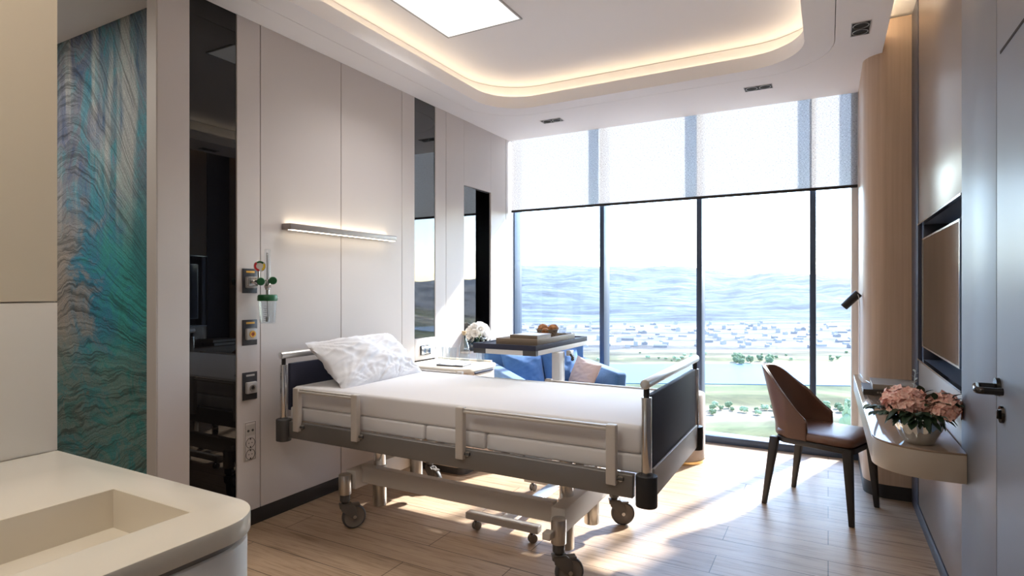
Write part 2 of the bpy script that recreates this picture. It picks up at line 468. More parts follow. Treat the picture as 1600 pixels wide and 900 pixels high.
# left wall: lacquered panels on a dark backing, with black glass strips and a niche
bm = bm_new()
G = .002
def panel(y0, y1, z0=.084, z1=H): box(bm, -2.694, XL, y0 + G, y1 - G, z0, z1)
panel(1.533 - G, 1.686)
panel(1.935, 2.077); panel(2.077, 2.664); panel(2.664, 3.253); panel(3.253, 3.399); panel(3.652, 3.798)
panel(3.798, 4.057 + G); box(bm, -2.694, XL, 4.057, 4.497, 2.13, H); box(bm, -2.694, XL, 4.057, 4.497, .084, .74); panel(4.497 - G, 4.772)
box(bm, -2.694, XL, 4.776, 4.93, 0, H)
wl = struct('wall_left', bm, M['wall'], bevel=.0012, bseg=1)
bk = bm_new()
box(bk, -2.76, -2.694, 1.533, 4.057, 0, H); box(bk, -2.76, -2.694, 4.497, 4.94, 0, H)
box(bk, -2.76, -2.694, 4.057, 4.497, 2.13, H); box(bk, -2.76, -2.694, 4.057, 4.497, 0, .74)
obj('backing', bk, M['reveal'], wl, smooth=False)
obj('end_cap', B(-2.752, XL - .001, 1.527, 1.533, 0, H), M['wall_end'], wl)
obj('glass_strip', B(-2.694, -2.683, 1.688, 1.933, .0, H), M['blackglass'], wl)
obj('glass_strip', B(-2.694, -2.683, 3.401, 3.650, .889, H), M['mirrorglass'], wl)
obj('glass_strip', B(-2.694, -2.683, 3.401, 3.650, .0, .722), M['blackglass'], wl)
obj('control_plate', B(-2.694, XL, 3.401, 3.650, .724, .887), M['wall'], wl, bevel=.0012)
obj('niche_back', B(-2.84, -2.825, 4.25, 4.505, .73, 2.14), M['blackglass'], wl)
obj('mirror_strip', B(-2.825, -2.690, 4.0585, 4.258, .741, 2.128), M['mirrorglass'], wl, smooth=False)
nb = bm_new()
box(nb, -2.825, -2.6945, 4.4955, 4.505, .74, 2.13)
box(nb, -2.825, -2.6945, 4.2585, 4.4955, 2.12, 2.13)
obj('niche_lining', nb, M['blackglass'], wl, smooth=False)
obj('niche_shelf', B(-2.825, -2.575, 4.0, 4.4955, .725, .74), M['wall'], wl, bevel=.002)
struct('baseboard_left', B(-2.694, XL - .006, 1.935, 4.776, 0, .084), M['base'], bevel=.001)

# hall: wall with the mural, back and side walls, partition of the wash area
struct('wall_hall', B(-4.5, -2.694, 1.70, 1.80, 0, 2.9), M['wall_end'], smooth=False)
struct('wall_hall_end', B(-4.6, -4.5, -1.8, 1.8, 0, 2.9), M['wall_end'], smooth=False)
struct('wall_back', B(-4.5, .75, -1.9, -1.8, 0, 2.9), M['wall_end'], smooth=False)
wp = struct('wall_partition', B(-1.86, -1.70, -1.8, .722, 0, H), M['ivory'], smooth=False)
obj('lower_panel', B(-1.70, -1.69, -1.8, .722, .85, 1.218), M['ivory'], wp, bevel=.001)
obj('upper_panel', B(-1.70, -1.69, -1.8, .722, 1.222, H), M['beige'], wp, bevel=.001)
mu = obj('mural_panel', B(-4.45, -2.77, 1.674, 1.686, 0, H), M['mural'], smooth=False)
tag(mu, 'tall teal and blue mineral patterned mural panel beyond the ivory counter', 'mural')

# ceiling: soffit with a shadow gap, raised tray with a lit cove, trough beside the right wall
bm = bm_new()
gap = rrect(-2.49, .035, .70, 4.20, .42)
gap2 = rrect(-2.486, .031, .704, 4.196, .416)
hole = rrect(-2.33, -.12, .86, 4.03, .33)
slab_with_hole(bm, [(-4.5, -1.8), (.285, -1.8), (.285, 4.853), (-4.5, 4.853)], gap, H, H + .09)
slab_with_hole(bm, gap2, hole, H, H + .09)
ce = struct('ceiling', bm, M['ceil'], ang=30)
bm = bm_new()
rise = rrect(-2.45, 0.0, .74, 4.15, .45)
slab_with_hole(bm, [(-4.5, -1.8), (.10, -1.8), (.10, 4.853), (-4.5, 4.853)], rise, H + .092, H + .205)
obj('cove_riser', bm, M['ceil'], ce, ang=30)
obj('tray_top', B(-4.6, .75, -1.9, 5.1, H + .209, H + .35), M['ceil'], ce, smooth=False)
obj('gap_backing', slab_with_hole(bm_new(), rrect(-2.52, .065, .67, 4.23, .45), rrect(-2.46, .005, .73, 4.17, .39), H + .085, H + .0905), M['greylt'], ce)
obj('light_strip', slab_with_hole(bm_new(), rrect(-2.43, -.02, .76, 4.13, .43), rrect(-2.41, -.04, .78, 4.11, .41), H + .098, H + .108), M['cove'], ce)
obj('light_strip', B(.17, .19, -1.6, 4.05, H + .095, H + .108), M['cove2'], ce)
obj('trough_side', B(.105, .115, -1.8, 4.85, H + .092, H + .209), M['ceil'], ce)

lp = thing('ceiling_light', 'square white glowing panel light in the raised tray of the ceiling', 'ceiling light', (-1.88, 2.77, H + .2))
fr = slab_with_hole(bm_new(), [(-2.155, 2.47), (-1.613, 2.47), (-1.613, 3.078), (-2.155, 3.078)], [(-2.145, 2.48), (-1.623, 2.48), (-1.623, 3.068), (-2.145, 3.068)], H + .200, H + .2095)
obj('frame', fr, M['greylt'], lp)
obj('diffuser', B(-2.145, -1.623, 2.48, 3.068, H + .203, H + .209), M['ledw'], lp)

def downlight(cx, cy, rot, label):
    t = thing('downlight', label, 'downlight', (cx, cy, H), rot, 'twin downlights in the soffit')
    f = bm_new()
    slab_with_hole(f, [(-.092, -.046), (.092, -.046), (.092, .046), (-.092, .046)], [(-.088, -.042), (.088, -.042), (.088, .042), (-.088, .042)], -.0035, .0)
    obj('trim_frame', f, M['greylt'], t, local=True)
    obj('housing', B(-.088, .088, -.042, .042, -.0015, -.0002), M['deepblack'], t, local=True)
    for s in (-1, 1):
        obj('reflector_ring', LA([(.0355, -.005), (.038, -.0055), (.0390, -.004), (.038, -.0016), (.035, -.0016), (.0355, -.005)], (s * .044, 0, 0), 28), M['reflector'], t, local=True)
        obj('lamp', LA([(0, -.0030), (.02, -.0028), (.034, -.0016)], (s * .044, 0, 0), 20), M['deepblack'], t, local=True)
    return t
d1 = downlight(-2.04, 4.43, 0, 'black twin downlight in the soffit corner by the left wall')
copy_tree(d1, (-.432, 4.405, H), 0, 'black twin downlight above the window, right of the middle')
copy_tree(d1, (.155, 3.675, H), PI / 2, 'black twin downlight set lengthways near the wood column')

# window wall
wn = bpy.data.objects.new('window_1', None); C.objects.link(wn); wn['kind'] = 'structure'
bm = bm_new()
box(bm, -2.72, .23, YW, 5.08, 0, .058); box(bm, -2.72, .23, YW, 5.08, 2.86, 2.9)
box(bm, -2.76, -2.668, YW, 5.08, .058, 2.86)
obj('window_frame', bm, M['frame'], wn, bevel=.002)
obj('jamb', B(.15, .23, 4.905, 5.08, .058, 2.86), M['whitep'], wn, bevel=.002)
MX = [-1.78, -.936, -.102]
for x in MX: obj('mullion', B(x - .021, x + .021, YW, 5.08, .058, 2.86), M['frame'], wn, bevel=.002)
ed = [-2.668] + MX + [.15]
for i in range(4):
    obj('pane', B(ed[i] + (.021 if i else 0), ed[i + 1] - (.021 if i < 3 else 0), 5.028, 5.032, .058, 2.86), M['pane'], wn, smooth=False)
sh = thing('roller_shade', 'wide linen roller shade half drawn over the tall windows', 'roller shade', (-1.24, 4.86, 2.0))
obj('fabric', B(-2.662, .185, 4.8595, 4.8605, 2.012, H + .125), M['shade'], sh, smooth=False)
obj('bottom_bar', RB(-2.664, .187, 4.852, 4.868, 1.99, 2.012, .004), M['blackp'], sh)
obj('roller', CY((-2.66, 4.885, H + .13), (.18, 4.885, H + .13), .026), M['greylt'], sh)

# wood column on a black plinth, between the window and the right wall
co = rrect(.19, .60, 4.11, 4.925, .13, 12, (0, 0, 0, 1))
cl = obj('column', PR(co, .082, 2.87), M['veneer']); cl['kind'] = 'structure'
obj('plinth', PR(rrect(.192, .60, 4.112, 4.925, .128, 12, (0, 0, 0, 1)), 0, .081), M['base'], cl)

# right wall: taupe metal panel with a TV niche, slate trim, grey door front
bm = bm_new()
box(bm, .434, .448, 2.664, 3.836, .078, .876); box(bm, .434, .448, 2.664, 3.836, 1.602, 2.86)
wr = struct('wall_right', bm, M['panel_r'], bevel=.001)
bm = bm_new()
box(bm, .449, .62, 2.655, 4.1, 0, .876); box(bm, .449, .62, 2.655, 4.1, 1.602, 2.9); box(bm, .56, .62, 2.655, 4.1, .876, 1.602)
box(bm, .449, .56, 2.655, 2.664, .876, 1.602); box(bm, .449, .56, 3.80, 4.1, .876, 1.602)
obj('niche_carcass', bm, M['niche'], wr, smooth=False)
bm = bm_new()
box(bm, XR, .449, 2.662, 4.098, 0, .074); box(bm, XR, .449, 3.84, 4.098, .074, 2.86)
box(bm, .45, .559, 3.789, 3.799, .877, 1.601)
obj('edge_trim', bm, M['slate'], wr, bevel=.001)
bm = bm_new()
box(bm, .428, .449, 2.664, 3.84, .868, .877); box(bm, .428, .449, 2.664, 3.84, 1.601, 1.609)
obj('niche_edge', bm, M['chrome'], wr)
struct('wall_door_side', B(XR, .62, 2.156, 2.655, 0, 2.86), M['door'], bevel=.001)
struct('wall_entry', B(.45, .62, -1.8, 1.15, 0, 2.9), M['door'], bevel=.001)
dr = struct('door_1', B(XR, .48, 1.155, 2.150, .006, 2.86), M['door'], bevel=.001)
struct('wall_door_backing', B(.485, .62, 1.15, 2.16, 0, 2.9), M['reveal'], smooth=False)
obj('slot', B(XR - .0015, XR + .004, 1.2, 2.108, 1.921, 1.929), M['reveal'], dr)
hd = obj('door_handle', CY((XR - .010, 2.122, .972), (XR - .0003, 2.122, .972), .0255, .0265, 28), M['handle'], dr)
pts = [(XR - .008, 2.122, .972)]
for i in range(9):
    a = PI / 2 * i / 8; pts.append((XR - .042 + .0 - .012 * math.sin(a) + .012 - .012, 2.110 + .012 * math.cos(a), .972))
for i in range(9):
    a = PI / 2 * i / 8; pts.append((XR - .066 + .012 - .012 * math.cos(a) + .0, 2.034 - .012 * math.sin(a), .972))
pts.append((XR - .012, 2.022, .972))
obj('lever', TB(pts, .0098, 14), M['handle'], hd)
esc = obj('escutcheon', CY((XR - .007, 2.083, .9), (XR - .0003, 2.083, .9), .0235, .0245, 28), M['handle'], dr)
obj('thumb_turn', RB(XR - .014, XR - .005, 2.078, 2.088, .887, .913, .002), M['handle'], esc)

# ------------------------------------------------------------------ television
tv = thing('television', 'flat black television glossy in the wall niche above the desk', 'television', (.455, 3.24, .95))
obj('screen', B(.4395, .444, 2.748, 3.732, .957, 1.513), M['tv'], tv)
obj('bezel', slab_with_hole(bm_new(), [(-.5, -.286), (.5, -.286), (.5, .286), (-.5, .286)], [(-.492, -.278), (.492, -.278), (.492, .278), (-.492, .278)], -.004, .004).copy() if False else
    xform(slab_with_hole(bm_new(), [(-.5, -.286), (.5, -.286), (.5, .286), (-.5, .286)], [(-.492, -.278), (.492, -.278), (.492, .278), (-.492, .278)], -.004, .004),
          Matrix(((0, 0, 1, .441), (1, 0, 0, 3.24), (0, 1, 0, 1.235), (0, 0, 0, 1)))), M['chrome'], tv)
obj('housing', RB(.446, .476, 2.742, 3.738, .951, 1.519, .004), M['blackp'], tv)
obj('wall_bracket', B(.476, .56, 3.1, 3.38, 1.1, 1.35), M['blackp'], tv)

# ------------------------------------------------------------------ desk shelf on the right wall
dk = thing('wall_desk', 'taupe wall-hung desk shelf with rounded corner and bronze glass top', 'desk', (.3, 3.5, .57))
def desk_outline(e):
    pts = [(XR - .001, 2.553 + e), (.36, 2.551 + e)]
    for i in range(13):
        t = i / 12; a = math.radians(-90 - 90 * t)
        pts.append((.335 + (.182 - e) * math.cos(a), 2.735 + (.184 - e) * math.sin(a)))
    pts += [(.153 + e, 4.60), (.188, 4.60), (.188, 4.235)]
    for i in range(9):
        a = math.radians(180 + 90 * i / 8); pts.append((.32 + .132 * math.cos(a), 4.24 + .132 * math.sin(a)))
    pts += [(XR - .001, 4.107)]
    return pts
obj('body', PR(desk_outline(.0), .565, .664), M['taupe'], dk, bevel=.0015)
obj('glass_top', PR(desk_outline(.001), .6645, .672), M['bronzeglass'], dk, bevel=.001)

def book(parent, x0, x1, y0, y1, z0, z1, cover, spine_x=True, name_page='pages'):
    """closed book: two boards and a rounded spine at the low-x (or low-y) side, and a page block"""
    t = .0028; c = bm_new()
    box(c, x0, x1, y0, y1, z0, z0 + t); box(c, x0, x1, y0, y1, z1 - t, z1)
    if spine_x: box(c, x0, x0 + t, y0, y1, z0 + t, z1 - t)
    else: box(c, x0, x1, y0, y0 + t, z0 + t, z1 - t)
    obj('cover', c, cover, parent, bevel=.0007, bseg=1)
    obj(name_page, B(x0 + t + .001, x1 - .004, y0 + .004, y1 - .004, z0 + t, z1 - t), M['paper'], parent)
b1 = thing('book', 'thick dark-spined book lying on the desk under a grey book', 'book', (.27, 3.86, .672))
book(b1, .170, .385, 3.74, 3.99, .6725, .702, M['bookdark'], False)
bm = bm_new()
for k in range(9): box(bm, .235 + k * .013, .243 + k * .013, 3.7392, 3.7399, .683, .692)
obj('spine_lettering', bm, M['bookgrey'], b1)
b2 = thing('book', 'pale grey book lying on top of the dark book on the desk', 'book', (.30, 3.88, .7025))
book(b2, .215, .425, 3.76, 4.03, .7025, .730, M['bookgrey'], False)

# reading lamp with a thin arm, clamped behind the desk
rl = thing('reading_lamp', 'small black spotlight reading lamp on a thin curved arm by the column', 'lamp', (.176, 4.3, .672))
obj('lamp_head', CY((.087, 4.3, 1.138), (.172, 4.3, 1.230), .024, .026, 24), M['blackp'], rl, bevel=.006)
obj('lens', CY((.0865, 4.3, 1.1372), (.0868, 4.3, 1.1376), .019), M['greylt'], rl)
arm = [(.165, 4.3, 1.222), (.1745, 4.3, 1.18), (.1755, 4.3, 1.10), (.1755, 4.3, .76), (.180, 4.28, .715), (.200, 4.20, .693), (.225, 4.13, .684)]
sm = []
for i in range(len(arm) - 1):
    for k in range(6):
        t = k / 6; p0 = Vector(arm[max(i - 1, 0)]); p1 = Vector(arm[i]); p2 = Vector(arm[i + 1]); p3 = Vector(arm[min(i + 2, len(arm) - 1)])
        sm.append(.5 * ((2 * p1) + (-p0 + p2) * t + (2 * p0 - 5 * p1 + 4 * p2 - p3) * t * t + (-p0 + 3 * p1 - 3 * p2 + p3) * t ** 3))
sm.append(Vector(arm[-1]))
obj('arm', TB([(p.x, p.y - .03 if p.y > 4.25 else p.y, p.z) for p in sm], .0022, 8), M['silver'], rl)
obj('base', CY((.215, 4.10, .6722), (.215, 4.10, .686), .012), M['silver'], rl)

# ------------------------------------------------------------------ flowers on the desk
def leaf_bm(bm, p, d, up, L, W, fold=.25):
    d = Vector(d).normalized(); s = d.cross(Vector(up)).normalized(); n = s.cross(d)
    rows = []
    for k in range(6):
        t = k / 5; w = W * math.sin(PI * (t * .92 + .06)) ** .8; c = Vector(p) + d * L * t - n * (fold * L * t * t)
        rows.append([bm.verts.new(c - s * w + n * w * .3), bm.verts.new(c), bm.verts.new(c + s * w + n * w * .3)])
    for a, b in zip(rows, rows[1:]):
        bm.faces.new((a[0], a[1], b[1], b[0])); bm.faces.new((a[1], a[2], b[2], b[1]))

def sphere_dirs(n, zmin=-1):
    out = []; k = 0; g = PI * (3 - 5 ** .5)
    for i in range(n):
        z = 1 - (i + .5) * (1 - zmin) / n; r = math.sqrt(max(0, 1 - z * z)); a = g * i
        out.append(Vector((r * math.cos(a), r * math.sin(a), z)))
    return out

def hydrangea(cx, cy, cz, rx, ry, rz, n, seed):
    rnd = random.Random(seed); bm = bm_new()
    for d in sphere_dirs(n, -.55):
        d = (d + Vector((rnd.uniform(-.15, .15), rnd.uniform(-.15, .15), rnd.uniform(-.12, .12)))).normalized()
        q = rnd.uniform(.72, 1.08); d = (d + Vector((rnd.uniform(-.45, .45), rnd.uniform(-.45, .45), rnd.uniform(-.3, .5)))).normalized() * .5 + d * .5; p = Vector((cx + d.x * rx * q, cy + d.y * ry * q, cz + d.z * rz * q))
        d = (d + Vector((rnd.uniform(-.5, .5), rnd.uniform(-.5, .5), rnd.uniform(-.2, .6)))).normalized(); a, b = frame_of(d); ph = rnd.uniform(0, PI); R = rnd.uniform(.013, .018)
        for k in range(4):
            t = ph + k * PI / 2; u = a * math.cos(t) + b * math.sin(t); w = d.cross(u)
            v = [p, p + u * R * .55 + w * R * .5 + d * R * .2, p + u * R * 1.05 + d * R * rnd.uniform(.0, .45), p + u * R * .55 - w * R * .5 + d * R * .2]
            bm.faces.new([bm.verts.new(x) for x in v])
    return bm
def petal_mat():
    m = mat('coral_petal', lin(228, 176, 158), .6, sheen=.2)
    n = nd(m, 'ShaderNodeTexNoise'); n.inputs['Scale'].default_value = 110; lk(m, coords(m), n.inputs['Vector'])
    r = ramp(m, [(.3, lin(232, 166, 150)), (.7, lin(252, 220, 205))], n.outputs['Fac']); lk(m, r.outputs['Color'], bsdf(m).inputs['Base Color'])
    return m
M['petal'] = petal_mat()
VX, VY, VZ = .300, 2.655, .672
hv = thing('flower_vase', 'silver ribbed glass vase of coral hydrangeas on the wall desk', 'vase', (VX, VY, VZ))
prof = [(0, .002), (.044, .002), (.050, .006), (.060, .03), (.073, .06), (.079, .078), (.077, .092), (.070, .103), (.072, .108), (.069, .108), (.067, .103), (.073, .09), (.075, .078), (.056, .03), (.0, .012)]
obj('vessel', LA(prof, (VX, VY, VZ), 96, rib=lambda t, z: 1 + .045 * math.cos(t * 11 + z * 14) * min(1, z / .02) if z > .004 else 1), M['mirror'], hv, ang=60)
obj('flower_head', hydrangea(VX - .045, VY - .0, VZ + .152, .074, .068, .054, 230, 1), M['petal'], hv, smooth=False)
obj('flower_head', hydrangea(VX + .072, VY - .01, VZ + .140, .058, .058, .052, 180, 2), M['petal'], hv, smooth=False)
bm = bm_new(); rnd = random.Random(5)
for k in range(90):
    a = rnd.uniform(0, 2 * PI); d = Vector((math.cos(a), math.sin(a), rnd.uniform(-.45, .25))); r0 = rnd.uniform(.045, .075)
    leaf_bm(bm, (VX + d.x * r0, VY + d.y * r0, VZ + rnd.uniform(.098, .128)), d, (0, 0, 1), rnd.uniform(.038, .066), rnd.uniform(.011, .017), rnd.uniform(.1, .6))
for k in range(16):
    leaf_bm(bm, (VX + rnd.uniform(-.03, .1), VY - rnd.uniform(.0, .05), VZ + rnd.uniform(.13, .19)), (rnd.uniform(-.5, .8), -.3, rnd.uniform(-.2, .8)), (0, 0, 1), .036, .011)
for (x, y, z, dx, dz) in ((.055, .0, .185, .5, .3), (.085, -.03, .175, .3, -.1), (.10, -.04, .16, .6, .0), (.01, .02, .18, -.1, .8), (.02, -.03, .17, .3, .6), (.05, -.05, .165, .5, .1)):
    leaf_bm(bm, (VX + x, VY + y, VZ + z), (dx, -.3, dz), (0, 0, 1), .045, .014)
obj('leaves', bm, M['leaf'], hv)
bm = bm_new()
tube(bm, [(VX + .0, VY + .02, VZ + .1), (VX - .012, VY + .03, VZ + .2), (VX - .006, VY + .035, VZ + .268)], .0016, 6)
for k in range(7):
    z = .20 + k * .0105; a = k * 2.4
    leaf_bm(bm, (VX - .008, VY + .033, VZ + z), (math.cos(a) * .8, math.sin(a) * .8, .8), (0, 0, 1), .016, .005)
obj('silver_sprig', bm, M['leafl'], hv)
bm = bm_new()
for k in range(26):
    a = rnd.uniform(0, 2 * PI); d = Vector((math.cos(a), math.sin(a), rnd.uniform(-.1, .5))); r0 = rnd.uniform(.055, .085)
    leaf_bm(bm, (VX + d.x * r0, VY + d.y * r0, VZ + rnd.uniform(.11, .135)), d, (0, 0, 1), rnd.uniform(.03, .045), .009)
for k in range(20):
    leaf_bm(bm, (VX - .075 - .004 * k, VY - .02 + .003 * k, VZ + .10 + .006 * (k % 5)), (-.7, .4 * (-1) ** k - .1, .25 - .15 * (k % 4)), (0, 0, 1), .036, .012)
for k in range(8):
    leaf_bm(bm, (VX - .10 - .006 * k, VY + .01, VZ + .115 + .004 * (k % 3)), (-.7, .3 * (-1) ** k, .2), (0, 0, 1), .026, .009)
obj('grey_leaves', bm, M['leaf2'], hv)

# ------------------------------------------------------------------ leather chair
ch = thing('dining_chair', 'brown leather chair with wraparound back and black legs at the desk', 'chair', (-.0415, 3.802, 0), math.radians(-19.2))
def tapered_leg(foot, top, wf, wt):
    bm = bm_new(); R = []
    for (x, y, z), w in ((foot, wf), (top, wt)):
        R.append([bm.verts.new((x + sx * w[0], y + sy * w[1], z)) for sx, sy in ((-1, -1), (1, -1), (1, 1), (-1, 1))])
    bm.faces.new(R[0][::-1]); bm.faces.new(R[1])
    for i in range(4): bm.faces.new((R[0][i], R[0][(i + 1) % 4], R[1][(i + 1) % 4], R[1][i]))
    return bm
for sx, sy in ((1, 1), (1, -1), (-1, 1), (-1, -1)):
    foot = (sx * .232, sy * .208, 0); top = (sx * (.205 if sx > 0 else .178), sy * .187, .40)
    obj('leg', tapered_leg(foot, top, (.0125, .0125), (.024, .020)), M['darkwood'], ch, local=True, bevel=.004)
seat = [(-.19, -.13), (-.175, -.165), (-.13, -.198), (.17, -.21), (.215, -.205), (.238, -.18), (.245, 0), (.238, .18), (.215, .205), (.17, .21), (-.13, .198), (-.175, .165), (-.19, .13)]
obj('seat_frame', PR(seat, .374, .406), M['darkwood'], ch, local=True, bevel=.008)
bm = bm_new(); nu = len(seat); lv = [(.96, .407), (1.0, .416), (1.005, .43), (.985, .443), (.93, .452), (.7, .457), (.35, .458)]
rings = [[bm.verts.new((x * s, y * s, z)) for x, y in seat] for s, z in lv]
for a, b in zip(rings, rings[1:]):
    for i in range(nu): bm.faces.new((a[i], a[(i + 1) % nu], b[(i + 1) % nu], b[i]))
bm.faces.new(rings[0][::-1]); bm.faces.new(rings[-1])
obj('seat_cushion', bm, M['leather'], ch, local=True, ang=70)
# wraparound back shell
def shell_point(u, v, off):
    # u -1..1 round the seat from one front wing to the other, v 0..1 upwards
    au = abs(u); s = 1 if u >= 0 else -1
    ang = au * 1.62
    if au < .55:
        k = au / .55; th = k * PI / 2
        x = -.238 + .135 * (1 - math.cos(th)); y = s * (.093 * k + .110 * math.sin(th)); nx, ny = -math.cos(th), s * math.sin(th)
    else:
        k = (au - .55) / .45
        x = -.103 + k * .105; y = s * (.203 + .004 * k); nx, ny = 0, s
    TP = ((0, .789), (.10, .789), (.18, .784), (.25, .770), (.32, .744), (.40, .706), (.50, .662), (.62, .618), (.76, .572), (.87, .543), (.95, .528), (1.0, .508))
    for (a0_, z0_), (a1_, z1_) in zip(TP, TP[1:]):
        if a0_ <= au <= a1_ + 1e-6: zt = z0_ + (z1_ - z0_) * (au - a0_) / (a1_ - a0_)
    z0 = .405; z = z0 + (zt - z0) * v
    lean = max(0, z - .46)
    hfac = 1 - min(au, 1)
    x -= lean * (.25 * hfac + .05); 
    narrow = 1 - .26 * max(0, (z - .50)) / .28 * min(1, au * 2.2)
    y *= narrow
    x += off * nx * -1; y += off * ny * -1
    return Vector((x, y, z))
NU, NV = 44, 12
def shell_bm(off0, off1):
    bm = bm_new(); S = []
    for off in (off0, off1):
        S.append([[bm.verts.new(shell_point(-1 + 2 * i / NU, j / NV, off)) for j in range(NV + 1)] for i in range(NU + 1)])
    for k, g in enumerate(S):
        for i in range(NU):
            for j in range(NV): bm.faces.new((g[i][j], g[i + 1][j], g[i + 1][j + 1], g[i][j + 1]))
    a, b = S
    for i in range(NU):
        for j in (0, NV): bm.faces.new((a[i][j], a[i + 1][j], b[i + 1][j], b[i][j]))
    for j in range(NV):
        for i in (0, NU): bm.faces.new((a[i][j], a[i][j + 1], b[i][j + 1], b[i][j]))
    return bm
obj('backrest', shell_bm(0, .024), M['leather'], ch, local=True, bevel=.006, ang=60)
bm = bm_new()
obj('piping', TB([shell_point(-1 + 2 * i / 60, 1, .004) + Vector((0, 0, .001)) for i in range(61)], .0028, 6), M['leather'], ch, local=True)

# ------------------------------------------------------------------ hospital bed
X0, X1, YN, YF = -2.56, -.594, 2.13, 3.02
bd = thing('hospital_bed', 'adjustable hospital bed with white mattress, navy end boards and castors', 'bed', (-1.58, 2.58, 0))
# end boards
def end_board(x, s, front_beam):
    e = obj('footboard' if s > 0 else 'headboard', RB(x - .011, x + .011, YN + .035, YF - .035, .545 if s > 0 else .60, .853, .005), M['navy'], bd)
    for y in (YN, YF):
        obj('post', CY((x, y, .555), (x, y, .850), .0195), M['chrome'], e, bevel=.002)
        obj('neck', CY((x, y, .850), (x, y, .885), .011), M['blackp'], e)
        bmx = PR(rrect(x - .040, x + .040, y - .036, y + .036, .034, 8), .443, .560)
        obj('corner_cap', bmx, M['blackp'] if s > 0 else M['greyp'], e, bevel=.004)
    obj('handle_bar', CY((x, YN - .022, .900), (x, YF + .022, .900), .0185, seg=28), M['silver'], e, bevel=.003)
    obj('end_beam', RB(x - .016 + s * .004, x + .016 + s * .004, YN + .037, YF - .037, .462, .575 if s > 0 else .56, .004), M['bedpaint'], e)
end_board(X1, 1, True); end_board(X0, -1, False)
for y in (YN + .012, YF - .012):
    obj('side_frame', RB(X0 + .045, X1 - .05, y - .016, y + .016, .463, .552, .005), M['bedframe'], bd)
bm = bm_new()
for x in (-2.3, -1.95, -1.6, -1.25, -.9): box(bm, x - .02, x + .02, YN + .03, YF - .03, .49, .53)
obj('cross_braces', bm, M['bedframe'], bd)
# mattress: top layer and four deck cushions below
obj('mattress', RB(-2.535, X1 - .03, 2.168, 2.982, .6195, .731, .018, 4), M['mattress'], bd)
for a, b in ((-2.553, -1.652), (-1.644, -1.321), (-1.313, X1 - .025)):
    obj('base_cushion', RB(a, b, 2.166, 2.984, .548, .6185, .010, 3), M['mattress'], bd)
# side rails, both sides
for ys, s in ((YN - .012, 1), (YF + .012, -1)):
    for xa, xb in ((-2.442, -2.033), (-1.416, -.725)):
        r = obj('side_rail', RB(xa + .019, xb - .019, ys - .012, ys + .012, .712, .724, .004), M['bedpaint'], bd)
        obj('channel', RB(xa + .019, xb - .019, ys - .004, ys + .018 * s if s > 0 else ys + .004, .726, .731, .0015) if s > 0 else RB(xa + .019, xb - .019, ys - .018, ys + .004, .726, .731, .0015), M['bedpaint'], r)
        for x in (xa, xb):
            obj('rail_post', RB(x - .020, x + .020, ys - .015, ys + .015, .508, .737, .005), M['bedpaint'], r)
            obj('pivot', CY((x + .033, ys, .533), (x + .033, ys + .03 * s, .533), .011), M['steel'], r)
            obj('pivot_pin', CY((x + .01, ys + .004 * s, .533), (x + .045, ys + .004 * s, .533), .007), M['greyp'], r)
# base: two long bars, two cross bars, lift columns, castors
for y in (2.335, 2.86): obj('base_bar', RB(-2.18, -1.06, y - .022, y + .022, .226, .315, .004), M['bedpaint'], bd)
for x in (-2.205, -1.012): obj('cross_bar', RB(x - .034, x + .034, 2.262, 2.93, .205 if x < -2 else .215, .300 if x < -2 else .318, .004), M['bedpaint'], bd)
for x in (-2.15, -1.045):
    for y in (2.425, 2.745):
        lc = obj('lift_column', CY((x, y, .078), (x, y, .30), .037, seg=32), M['steel'], bd, bevel=.003)
        obj('piston', CY((x, y, .30), (x, y, .50), .033, seg=32), M['chrome'], lc)
def caster(x, y, ang):
    tb = obj('caster_stem', CY((x, y, .185), (x, y, .288), .033, seg=28), M['steel'], bd, bevel=.003)
    obj('collar', CY((x, y, .150), (x, y, .185), .026), M['greyp'], tb, bevel=.002)
    obj('swivel', CY((x, y, .135), (x, y, .150), .018), M['blackp'], tb)
    R = Matrix.Translation((x, y, 0)) @ Matrix.Rotation(ang, 4, 'Z')
    fk = bm_new()
    for s in (-1, 1):
        t = bm_new(); out = [(-.028, .138), (.028, .138), (.050, .118), (.058, .095), (.058, .058), (.046, .048), (.034, .056), (-.022, .104)]
        lo = [t.verts.new((a, s * .0165, b)) for a, b in out]; hi = [t.verts.new((a, s * .021, b)) for a, b in out]
        t.faces.new(lo); t.faces.new(hi[::-1])
        for i in range(len(out)): t.faces.new((lo[i], lo[(i + 1) % len(out)], hi[(i + 1) % len(out)], hi[i]))
        me = bpy.data.meshes.new('t'); t.to_mesh(me); t.free(); fk.from_mesh(me); bpy.data.meshes.remove(me)
    box(fk, -.028, .028, -.021, .021, .128, .138)
    box(fk, .0, .075, -.018, .018, .118, .128)
    obj('fork', xform(fk, R), M['forkp'], tb, bevel=.002)
    wh = bm_new(); prof = [(.0, -.013), (.018, -.013), (.024, -.009), (.046, -.009), (.0528, -.013), (.0528, .013), (.046, .009), (.024, .009), (.018, .013), (.0, .013)]
    lathe(wh, prof, (0, 0, 0), 40); xform(wh, Matrix.Rotation(PI / 2, 4, 'X')); xform(wh, Matrix.Translation((.046, 0, .0622)))
    obj('wheel', xform(wh, R), M['wheel'], tb, ang=50)
    ty = lathe(bm_new(), [(.0525, -.0152), (.0585, -.0135), (.0622, -.007), (.0622, .007), (.0585, .0135), (.0525, .0152), (.0525, -.0152)], (0, 0, 0), 40)
    xform(ty, Matrix.Rotation(PI / 2, 4, 'X')); xform(ty, Matrix.Translation((.046, 0, .0622))); obj('tyre', xform(ty, R), M['greyp'], tb, ang=50)
    hb = bm_new()
    cyl(hb, (.046, -.0235, .0622), (.046, .0235, .0622), .009, .009, 20)
    obj('axle', xform(hb, R), M['steel'], tb)
